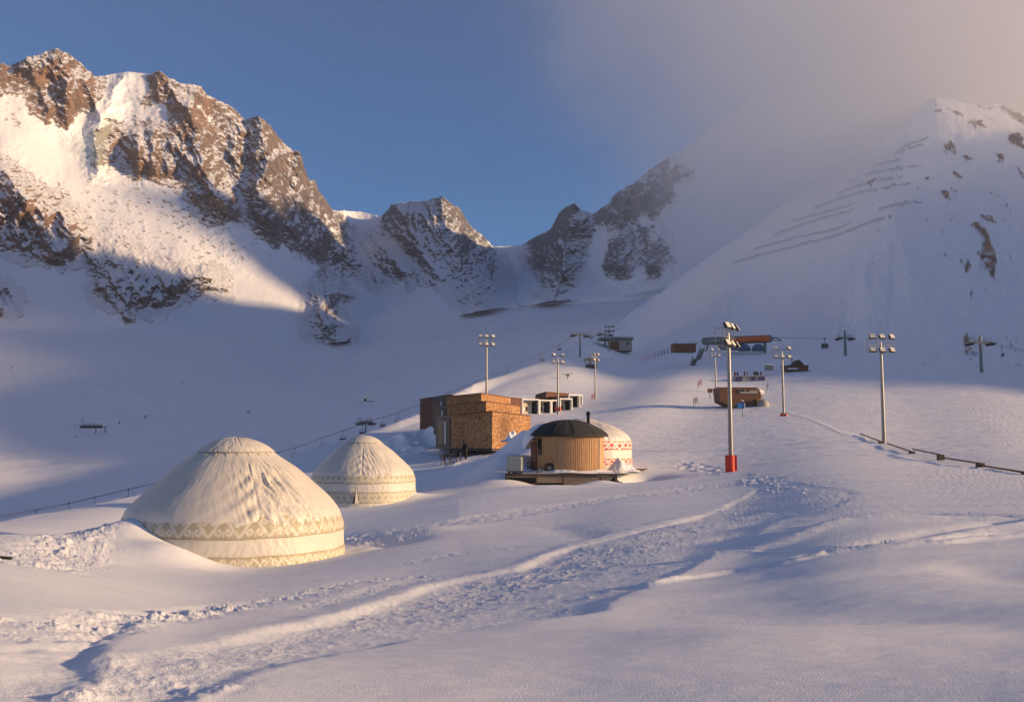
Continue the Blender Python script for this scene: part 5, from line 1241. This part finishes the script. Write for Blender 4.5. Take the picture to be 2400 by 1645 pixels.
# orange tube station of the gondola
SR = 330; a0, a1 = at(1594, 774.5, SR), at(1752, 769, SR-6); d = a1-a0
t = thing("gondola_station", "long orange tube shaped gondola station on the upper slope", "lift station", (a0.x, a0.y, a0.z-2.6), 0); O = Vector((a0.x, a0.y, a0.z-2.6))
def capsule(mb, A_, B_, r, n=20, sq=1.0):
    dd = (B_-A_).normalized()
    for k in range(8):
        t0, t1 = -math.pi/2+math.pi/16*k, -math.pi/2+math.pi/16*(k+1)
        mb.tube(A_+dd*r*sq*math.sin(t0), A_+dd*r*sq*math.sin(t1), max(.01, r*math.cos(t0)), max(.01, r*math.cos(t1)), n, cap=False)
        mb.tube(B_-dd*r*sq*math.sin(t0), B_-dd*r*sq*math.sin(t1), max(.01, r*math.cos(t0)), max(.01, r*math.cos(t1)), n, cap=False)
    mb.tube(A_, B_, r, n=n, cap=False)
m = MB(); capsule(m, a0-O+Vector((.9, 0, 0)), a1-O-Vector((.9, 0, 0)), 1.28); m.build("canopy", GREENG, t, smooth=True)
m = MB(); capsule(m, a0-O+Vector((1.2, -.28, 0)), a1-O-Vector((1.3, .28, 0)), 1.06); m.build("orange_shell", ORANGE, t, smooth=True)
nrm = Vector((d.y, -d.x, 0)).normalized()
for x0, x1 in ((.15, .28), (.50, .58), (.62, .70), (.86, .95)):
    m = MB(); n = max(2, int((x1-x0)*50))
    for k in range(n): f = x0+(x1-x0)*(k+.5)/n; c = a0.lerp(a1, f)-O+nrm*1.36; m.box(c+Vector((0, 0, .02*(k % 3))), (.16, .05, .34 if k % 2 else .22), M=Matrix.Rotation(math.atan2(d.y, d.x), 3, 'Z'))
    m.build("lettering", WHITEP if x0 in (.15, .86) else DSTEEL, t)
m = MB(); f = a0.lerp(a1, .90)-O; m.box(f+Vector((0, 0, -2.7)), (.7, .9, 3.6)); m.build("column", GREENG, t)
m = MB(); f = a0.lerp(a1, .12)-O; m.bar(f+Vector((-.6, 0, -.9)), f+Vector((-1.6, 0, -3.5)), .5); m.build("column", GREENG, t)
m = MB(); f = a0.lerp(a1, .42)-O; m.prism([(f.x-3.5, f.y), (f.x+4.2, f.y), (f.x+4.2, f.y+3), (f.x-3.5, f.y+3)], f.z-3.0, f.z-.9); m.build("machine_floor", GREENG, t)
m = MB(); f = a1-O; m.path([f+Vector((.2, 0, .4)), f+Vector((1.6, 0, .3)), f+Vector((3.0, 0, -.6))], .22, 8); m.path([f+Vector((.2, 0, -.2)), f+Vector((1.4, 0, -.5)), f+Vector((2.6, 0, -.6))], .15, 8); m.build("boarding_rail", GREENG, t)
for u, lb in ((1689.5, "left blue glazed arch under the orange station tube"), (1720.5, "right blue glazed arch under the orange station tube")):
    p = at(u, 795, 322); t = thing("glazed_arch", lb, "arch", p, face(p), "blue glazed arches under the orange tube")
    m = MB(); m.lathe([(1.85, 0), (1.85, 1.6)], 28); g_ = MB(); n = 20
    R1 = 1.9; pts = [(R1*math.cos(math.pi*k/n), 0, R1*math.sin(math.pi*k/n)) for k in range(n+1)]; bk = [(x, 3, z) for x, _, z in pts]
    g_.add(pts+bk, [tuple(range(n+1))[::-1], tuple(range(n+1, 2*n+2))]+[(k, k+1, n+2+k, n+1+k) for k in range(n)]); g_.build("glazing", GLASSN, t)
    m = MB(); m.path([(x*1.03, -.05, z*1.03) for x, _, z in pts], .09, 6); m.bar((-1.9, -.05, .1), (1.9, -.05, .1), .12); m.build("frame", GREYP, t)
p = base(1531, 302); t = thing("service_shed", "low brown flat roofed shed left of the orange station", "shed", (p.x, p.y, at(1531, 793, 302).z), .1); w_ = 50/F*302
m = MB(); m.box((w_/2, 2, .5), (w_, 4, 2.4)); m.build("wall", BROWN, t); m = MB(); m.box((w_/2, 1.8, 1.75), (w_+.5, 4.6, .2)); m.build("roof", GREENG, t)
m = MB(); m.bar((w_*.7, -.1, 2.0), (w_+1, -.1, 2.0), .07)
for x in (.7, .85, 1.0): m.bar((w_*x, -.1, 1.8), (w_*x, -.1, 2.6), .07)
m.build("handrail", DSTEEL, t)
t = thing("stair_ramp", "dark enclosed stair ramp climbing the bank below the orange station", "stairs", at(1574, 848, 288), 0); O = at(1574, 848, 288)
for (q0, q1) in (((1568, 846), (1577, 818)), ((1587, 813), (1594, 796))):
    A_, B_ = at(*q0, 288)-O, at(*q1, 292)-O; m = MB(); m.bar(A_+Vector((0, 0, .3)), B_+Vector((0, 0, .3)), 1.3, .5); m.build("flight", GREENG, t)
    m = MB()
    for e in (-.6, .6): m.bar(A_+Vector((e, 0, 1.3)), B_+Vector((e, 0, 1.3)), .08); m.bar(A_+Vector((e, 0, .3)), A_+Vector((e, 0, 1.3)), .08); m.bar(B_+Vector((e, 0, .3)), B_+Vector((e, 0, 1.3)), .08)
    m.build("handrail", DSTEEL, t)
A_, B_ = at(1577, 818, 292)-O, at(1587, 813, 290)-O; m = MB(); m.bar(A_, B_, 1.3, .3); m.build("landing", GREENG, t)
# gondola line
GLN = [(1745, 766, 322), (1871, 768.5, 330), (1915, 768, 395), (2060, 766, 350), (2222, 772, 300), (2280, 786, 250), (2420, 815, 200)]
GP = [at(*q) for q in GLN]; t = thing("gondola_cable", "pair of thin gondola cables crossing the slope to the right edge", "cable", GP[0])
for sg in (-1, 1): m = MB(); m.path([p-GP[0]+Vector((0, 1.5*sg, .15*sg)) for p in GP], .035, 5); m.build("strand", DSTEEL, t)
p = at(1871.5, 768, 330); t = thing("gondola_cabin", "grey gondola cabin hanging from the cable between station and tower", "gondola", (p.x, p.y, p.z), .25)
m = MB(); m.box((0, 0, 0), (.9, .35, .25)); m.bar((0, 0, -.1), (0, 0, -1.5), .12); m.build("hanger", DSTEEL, t)
m = MB(); prof = [(.55, -1.5), (.95, -1.65), (1.08, -2.3), (1.12, -3.0), (.95, -3.75), (.75, -3.9), (.01, -3.9)]; m.lathe([(.01, -1.48)]+prof, 8); o = m.build("cabin", GREYW, t, smooth=True, auto=30)
for k in range(8):
    a = math.pi/8+k*math.pi/4+0; m = MB(); c = Vector((math.cos(a)*1.03, math.sin(a)*1.03, -2.45)); m.box(c, (.06, .66, 1.1), a); m.build("window", GLASS, t)
p = at(2273, 786, 252); t = thing("lift_chair", "single chair hanging from the cable near the right edge", "chairlift seat", (p.x, p.y, p.z), .5)
m = MB(); m.bar((0, 0, .1), (0, 0, -2.2), .09); m.build("hanger", DSTEEL, t); m = MB(); m.box((0, 0, -2.25), (.9, .5, .12)); m.build("seat", DSTEEL, t); m = MB(); m.box((.35, 0, -1.9), (.1, .5, .6)); m.build("backrest", DSTEEL, t)
# A-roofed hut and kiosk
p = base(1786, 262); z_ = at(1786, 849, 262).z; t = thing("gabled_hut", "brown timber hut with a steep gable and a thin chimney", "hut", (p.x, p.y, z_), .0); k = 262/F
m = MB(); m.box((23.5*k, 2.5, 13*k*.5+.2), (47*k, 5, 13*k+.8)); m.build("wall", BROWN, t)
m = MB(); gx = 27*k; m.add([(gx-12*k, -.25, 18*k), (gx+13*k, -.25, 18*k), (gx, -.25, 32*k), (gx-12*k, 5, 18*k), (gx+13*k, 5, 18*k), (gx, 5, 32*k)], [(0, 1, 2), (3, 5, 4), (0, 2, 5, 3), (1, 4, 5, 2)]); m.build("gable", W_DARK, t)
m = MB(); m.box((23*k, 2.4, 17.5*k+.1), (50*k, 5.6, .25)); m.build("roof", W_DARK, t); m = MB(); m.box((13*k, -.1, 12*k), (22*k, .3, .3)); m.build("roof_snow", SNOWC, t)
m = MB(); m.tube((14*k, 1, 14*k), (14*k, 1, 38*k), .13, n=8); m.build("chimney", DSTEEL, t)
m = MB()
for x in (30, 38, 47): m.bar((x*k, -1.6, -.6), (x*k, -1.6, .9), .08)
m.bar((30*k, -1.6, .85), (47*k, -1.6, .75), .08); m.build("handrail", W_DARK, t)
p = base(1746, 258); p.z = at(1746, 838, 258).z; t = thing("small_kiosk", "small dark kiosk half buried in snow left of the gabled hut", "kiosk", p, .1)
m = MB(); m.prism([(-1, 0), (1.05, 0), (1.05, 1.6), (-.6, 1.6)], -.2, 0, ztop=[1.15, 1.0, 1.0, 1.2]); m.build("wall", GREENG, t); m = MB(); m.box((.05, .8, 1.18), (2.4, 2.1, .16)); m.build("roof_snow", SNOWC, t)
# blue and white container with people behind
p = base(1669, 240); z_ = at(1669, 873, 240).z; k = 240/F; t = thing("container_bar", "low white container cabin with blue doors on the slope", "cabin", (p.x, p.y, z_-.3), -.03)
m = MB(); m.box((33*k, 1.3, 11.5*k), (66*k, 2.6, 20*k)); m.build("wall", GREYW, t); m = MB(); m.box((33*k, 1.2, 22*k), (68*k, 3.0, .18)); m.build("roof", GREYW, t)
for x0, x1 in ((0.5, 15), (35, 43), (51, 64)): m = MB(); m.box(((x0+x1)/2*k, -.05, 11.5*k), ((x1-x0)*k, .14, 17*k)); m.build("door", NAVY, t)
m = MB(); m.box((68.5*k, 1.3, 10*k), (3*k, 2.4, 18*k)); m.build("end_panel", WHITEP, t)
N2 = [((0, 0, .95), (.17, .13)), ((0, 0, 1.25), (.19, .13)), ((0, 0, 1.45), (.12, .10)), ((0, 0, 1.56), (.07, .07)), ((0, 0, 1.66), (.11, .11)), ((0, 0, 1.74), (.09, .09)), ((.1, 0, .85), (.10, .10)), ((.11, 0, .45), (.08, .08)), ((.11, 0, .06), (.06, .06)), ((-.1, 0, .85), (.10, .10)), ((-.11, 0, .45), (.08, .08)), ((-.11, 0, .06), (.06, .06)),
      ((.23, 0, 1.38), (.07, .07)), ((.28, .03, 1.08), (.06, .06)), ((.27, -.05, .86), (.05, .05)), ((-.23, 0, 1.38), (.07, .07)), ((-.28, .03, 1.08), (.06, .06)), ((-.27, -.05, .86), (.05, .05))]
E2 = [(0, 1), (1, 2), (2, 3), (3, 4), (4, 5), (0, 6), (6, 7), (7, 8), (0, 9), (9, 10), (10, 11), (1, 12), (12, 13), (13, 14), (1, 15), (15, 16), (16, 17)]
cols = [flat("jacket_red", (.35, .04, .04)), flat("jacket_brown", (.08, .04, .03)), flat("jacket_black", (.02, .02, .03)), flat("jacket_blue", (.03, .05, .2))]
ppl = [(1668, 0, "leftmost of the small distant people behind the container roof, in red"), (1673.5, 3, "second distant person from the left behind the container roof"), (1690, 1, "dark brown clad distant person above the middle of the container"), (1695.5, 0, "short red clad distant person beside the brown clad one"),
       (1711, 2, "black clad distant person, first of the close three above the right container half"), (1715.5, 1, "middle one of the close three distant people above the container"), (1719.5, 2, "right one of the close three distant people above the container"), (1727, 2, "rightmost black clad distant person above the container")]
pz = at(1700, 841, 243).z
for i, (u, c, lb) in enumerate(ppl):
    q = at(u, 850, 243); z_ = pz-1.75
    o = skin_person("person", lb, (q.x, q.y, z_-random.uniform(0, .15)), random.uniform(-1.5, 1.5), N2, E2, cols[c], 1) if i == 0 else None
    if i == 0: P0 = o; o['group'] = "small distant people behind the container"
    else:
        o = P0.copy(); o.data = P0.data.copy(); o.data.materials.clear(); o.data.materials.append(cols[c]); COL.objects.link(o); o.location = (q.x, q.y, z_-random.uniform(0, .2)); o.rotation_euler = (0, 0, random.uniform(-2, 2)); o['label'] = lb
bk = thing("snow_terrace", "snow covered terrace the distant people stand on behind the container", "terrace", at(1697, 860, 243.5)); z0 = bk.location.z
m = MB(); m.box((0, 1.5, (pz-1.78)-z0-.5), (9, 4.5, 1.0)); m.build("deck", SNOWC, bk)
# rounded brown building
r_ = 172; k = r_/F; p = at(1631, 925, r_); t = thing("rounded_building", "brown boarded building with a rounded right end and a blue box before it", "building", p, 0)
pts = [(0, 46*k), (0, 12*k), (14*k, 5*k), (95*k, -4*k)]; rr = 21*k; cx, cz = 74*k, 26*k
out = [(1*k, 45*k), (4*k, 14*k), (28*k, 2*k), (60*k, -4*k), (95*k-6*k, -4*k), (95*k-6*k, 14*k)]+[(cx+rr*math.cos(a), cz+rr*math.sin(a)) for a in np.linspace(-.9, math.pi/2, 12)]+[(50*k, 46*k)]
n = len(out); m = MB(); m.add([(x, 0, z) for x, z in out]+[(x, 5, z) for x, z in out], [tuple(range(n)), tuple(range(n, 2*n))[::-1]]+[(i, i+n, (i+1) % n+n, (i+1) % n) for i in range(n)]); m.build("wall", SHG_R if False else BROWN, t)
for (x0, x1, z0, z1) in ((48, 60, 31, 41), (60, 69, 31, 35), (69, 87, 31, 38)): m = MB(); m.box(((x0+x1)/2*k, -.06, (z0+z1)/2*k), ((x1-x0)*k, .14, (z1-z0)*k)); m.build("pale_panel", GREYW, t)
m = MB(); m.box((54*k, -.15, 38*k), (8*k, .1, 5*k)); m.build("window", GLASS, t)
m = MB(); m.box((90*k, -.3, 8*k), (11*k, .6, 21*k)); d_ = m.build("door", YEL, t); m = MB(); m.box((90*k, -.62, 8*k), (1.2*k, .06, 19*k)); m.build("door_bar", W_DARK, d_)
m = MB(); m.lathe([(9*k, 0), (9*k, 10*k)], 20); m = MB(); m.tube((95*k, 2.2, 34*k), (106*k, 2.2, 30*k), 10*k, 9*k, 20); m.build("white_drum", WHITEP, t, smooth=True, auto=40)
m = MB(); m.box((50*k, 2.4, 46.3*k), (96*k, 5, .16)); m.build("roof_snow", SNOWC, t)
p = at(1683.5, 925, r_-2.5); p.z = at(1683, 926, r_-2.5).z; t = thing("blue_crate", "bright blue crate at the foot of the rounded brown building", "crate", p, 0)
m = MB(); m.box((0, .5, .42), (1.15, .9, .84)); m.build("body", BLUE, t); m = MB(); m.box((.5, .02, .42), (.1, .08, .8)); m.build("edge_strip", WHITEP, t)
p = at(1732, 927, r_); t = thing("grey_tank", "round grey tank right of the yellow door of the brown building", "tank", p, 0)
m = MB(); m.lathe([(.01, 1.5), (.5, 1.45), (.9, 1.1), (1.0, .5), (1.0, -.4)], 22, c=(.2, .6, 0)); m.build("shell", GREYW, t, smooth=True); m = MB(); m.tube((.2, .6, 1.4), (.2, .6, 1.65), .15, n=10); m.build("cap", DSTEEL, t)
p = at(1611.5, 900, 185); t = thing("notice_board", "small brown notice board on a post left of the rounded building", "sign", p, 0)
m = MB(); m.box((0, 0, 1.1), (.9, .08, .75)); m.build("board", BROWN, t); m = MB(); m.box((0, .08, .35), (.1, .1, 1.5)); m.build("post", W_DARK, t)
# red netting and flags
def net(label, u0, v0, u1, v1, r, h_=1.0):
    A_, B_ = at(u0, v0, r), at(u1, v1, r); t = thing("safety_net", label, "net fence", A_, 0, "red safety nets"); d = B_-A_; n = max(2, int(d.length/1.2))
    m = MB()
    for j in range(5): m.bar(Vector((0, 0, h_*j/4)), d+Vector((0, 0, h_*j/4)), .05, .03)
    for j in range(n*3+1): q = d*j/(n*3); m.bar(q, q+Vector((0, 0, h_)), .05, .03)
    m.build("netting", REDN, t)
    for j in range(n+1): q = d*j/n; m = MB(); m.bar(q+Vector((0, 0, -.5)), q+Vector((0, 0, h_+.25)), .06); m.build("post", REDN, t)
net("red safety net at the foot of the slender lamp mast", 1377, 825, 1391, 821, 350, 1.3); net("long red safety net on the shoulder left of the stair ramp", 1458, 817, 1484, 812, 320, 1.2)
net("red safety net low on the snow left of the notice board", 1574, 915, 1583, 911, 178, .8); net("short red net on the bank above the notice board", 1583, 877, 1592, 870, 200, .8)
net("small red net beside the slim far mast", 1342, 905, 1349, 900, 210, .6)
A_, B_ = at(1486, 806, 322), at(1524, 797, 318); t = thing("slope_fence", "dark pole fence climbing to the brown shed", "fence", A_, 0); m = MB(); m.bar(Vector((0, 0, 0)), B_-A_, .12); m.bar(Vector((0, 0, .8)), B_-A_+Vector((0, 0, .8)), .1); m.build("rails", DSTEEL, t)
for j in range(6): q = (B_-A_)*j/5; m = MB(); m.bar(q+Vector((0, 0, -.8)), q+Vector((0, 0, 1.0)), .12); m.build("post", DSTEEL, t)
# snow lance, tripod
p = base(1685, 150); p.z = at(1685, 943, 150).z; t = thing("snow_lance", "thin snow making lance standing below the blue crate", "snow lance", p, 0); m = MB(); m.bar((0, 0, -.2), (0, 0, 2.2), .06); m.build("pole", DSTEEL, t); m = MB(); m.bar((-.12, 0, 2.3), (.25, 0, 2.1), .12); m.build("nozzle", WHITEP, t)
p = base(1743, 215); p.z = at(1743, 886, 215).z; t = thing("tripod", "thin three legged stand right of the container cabin", "tripod", p, 0)
for a in (0, 2.1, 4.2): m = MB(); m.bar((.6*math.cos(a), .6*math.sin(a), 0), (0, 0, 1.6), .05); m.build("leg", DSTEEL, t)
m = MB(); m.bar((0, 0, 1.5), (0, 0, 2.6), .05); m.build("rod", DSTEEL, t)
# things down in the shaded valley
p = hit(213, 984); k = p.y/F*1.05; t = thing("lift_platform", "dark platform of a surface lift on posts in the shaded valley at left", "lift station", p, 0)
m = MB(); m.box((-6*k, 0, 14*k), (46*k, 2.5, 6*k), taper=.9); m.build("platform", DSTEEL, t)
for x in (4, 24): m = MB(); m.bar((x*k, 0, -1), (x*k, 0, 14*k), .3); m.build("post", DSTEEL, t)
m = MB(); m.bar((-24*k, 0, 20*k), (16*k, 0, 20*k), .18)
for x in range(-24, 17, 8): m.bar((x*k, 0, 17*k), (x*k, 0, 20*k), .16)
m.bar((16*k, 0, 14*k), (26*k, 0, 14*k), .3); m.build("handrail", DSTEEL, t)
p = hit(838, 912); k = p.y/F; t = thing("dome_tent", "pale round dome tent far off in the shaded valley", "tent", p, 0)
m = MB(); m.lathe([(.01, 21*k), (6*k, 19.5*k), (11*k, 15*k), (14.5*k, 8*k), (15.5*k, 0), (15.5*k, -2)], 24); m.build("cover", WHITEP, t, smooth=True)
for x in (-7, 1): m = MB(); m.box((x*k, -13.6*k, 3*k), (5*k, .4, 7*k)); m.build("window", GREYP, t)
m = MB(); m.path([(15.6*k*math.cos(a), 15.6*k*math.sin(a), 0) for a in np.linspace(0, 6.283, 30)], .15, 5); m.build("base_ring", GREYP, t)
for u, v, lb, nm in ((329, 955, "thin dark pole in the shaded valley left of centre", 0), (564, 942, "small snow cannon far down in the shaded valley", 1)):
    p = hit(u, v); k = p.y/F; t = thing(("marker_pole", "snow_cannon")[nm], lb, ("pole", "snow cannon")[nm], p, 0)
    m = MB(); m.bar((0, 0, -1), (0, 0, 8*k), .25); m.build("post", DSTEEL, t); m = MB(); m.bar((-5*k*nm, 0, 5*k), (5*k, 0, 9*k), .4); m.build("head", DSTEEL, t)
p = hit(271, 966); o = P0.copy(); o.data = P0.data.copy(); o.data.materials.clear(); o.data.materials.append(cols[2]); COL.objects.link(o); o.location = (p.x, p.y, p.z); del o['group']; o['label'] = "lone tiny skier in the shaded valley right of the lift platform"; o['category'] = 'person'
p = G(6, 20.5); t = thing("dark_board", "dark narrow board lying on the snow at the left frame edge", "board", p, .1); m = MB(); m.box((0, 0, .05), (.30, .12, .04), M=Matrix.Rotation(.1, 3, 'Y')); m.build("plank", BLACK, t)
# ------------------------------------------------------------------ snow barriers across the big slope
def cvt(x, y): return (.9683*(1680+x/2.844), .9683*(240+y/2.844))
ROWS = [[(100,1085),(300,1025),(600,955),(850,885),(1050,800),(1240,765)], [(250,990),(500,920),(700,880),(850,840),(940,790)], [(380,900),(560,830),(760,770),(980,720)], [(510,800),(650,765),(850,710),(980,665)],
        [(650,715),(830,650),(1000,605),(1200,570),(1310,550)], [(800,620),(960,560),(1080,530),(1270,510)], [(880,545),(960,520)], [(990,495),(1150,460),(1390,435)], [(1040,440),(1200,400),(1330,400)], [(1180,360),(1320,310),(1430,300)],
        [(1230,320),(1430,240)], [(1080,725),(1260,690),(1390,685)]]
ordw = ["lowest and longest", "second from the bottom", "third from the bottom", "fourth from the bottom", "fifth from the bottom", "sixth from the bottom", "short left hand", "fourth from the top", "third from the top", "second from the top", "topmost", "short crest side"]
for R0, od in zip(ROWS, ordw):
    Q = [cvt(*q) for q in R0]; pts = []
    for a, b in zip(Q[:-1], Q[1:]):
        n = max(2, int(math.hypot(b[0]-a[0], b[1]-a[1])/5.0))
        pts += [hit(a[0]+(b[0]-a[0])*k/n, a[1]+(b[1]-a[1])*k/n) for k in range(n)]
    rs_ = [math.hypot(p.x, p.y) for p in pts]; sm_ = [sorted(rs_[max(0, i-5):i+6])[len(rs_[max(0, i-5):i+6])//2] for i in range(len(rs_))]; sm_ = [sum(sm_[max(0, i-3):i+4])/len(sm_[max(0, i-3):i+4]) for i in range(len(sm_))]
    pts = [p*(r2/r1) for p, r1, r2 in zip(pts, rs_, sm_)]
    lb = od+" snow barrier row on the right slope"
    t = thing("snow_barrier", lb, "snow barrier", pts[0], 0, "rows of snow barriers across the slope"); m = MB()
    for a, b in zip(pts[:-1], pts[1:]):
        if (b-a).length > 30: continue
        for z in (1.3,): m.bar(a-pts[0]+Vector((0, 0, z)), b-pts[0]+Vector((0, 0, z)), .12)
        for f in (0, .5):
            q = a.lerp(b, f)-pts[0]; m.bar(q+Vector((0, 0, -.6)), q+Vector((.15, .5, 1.7)), .13)
    m.build("fence_panels", GREENG, t)
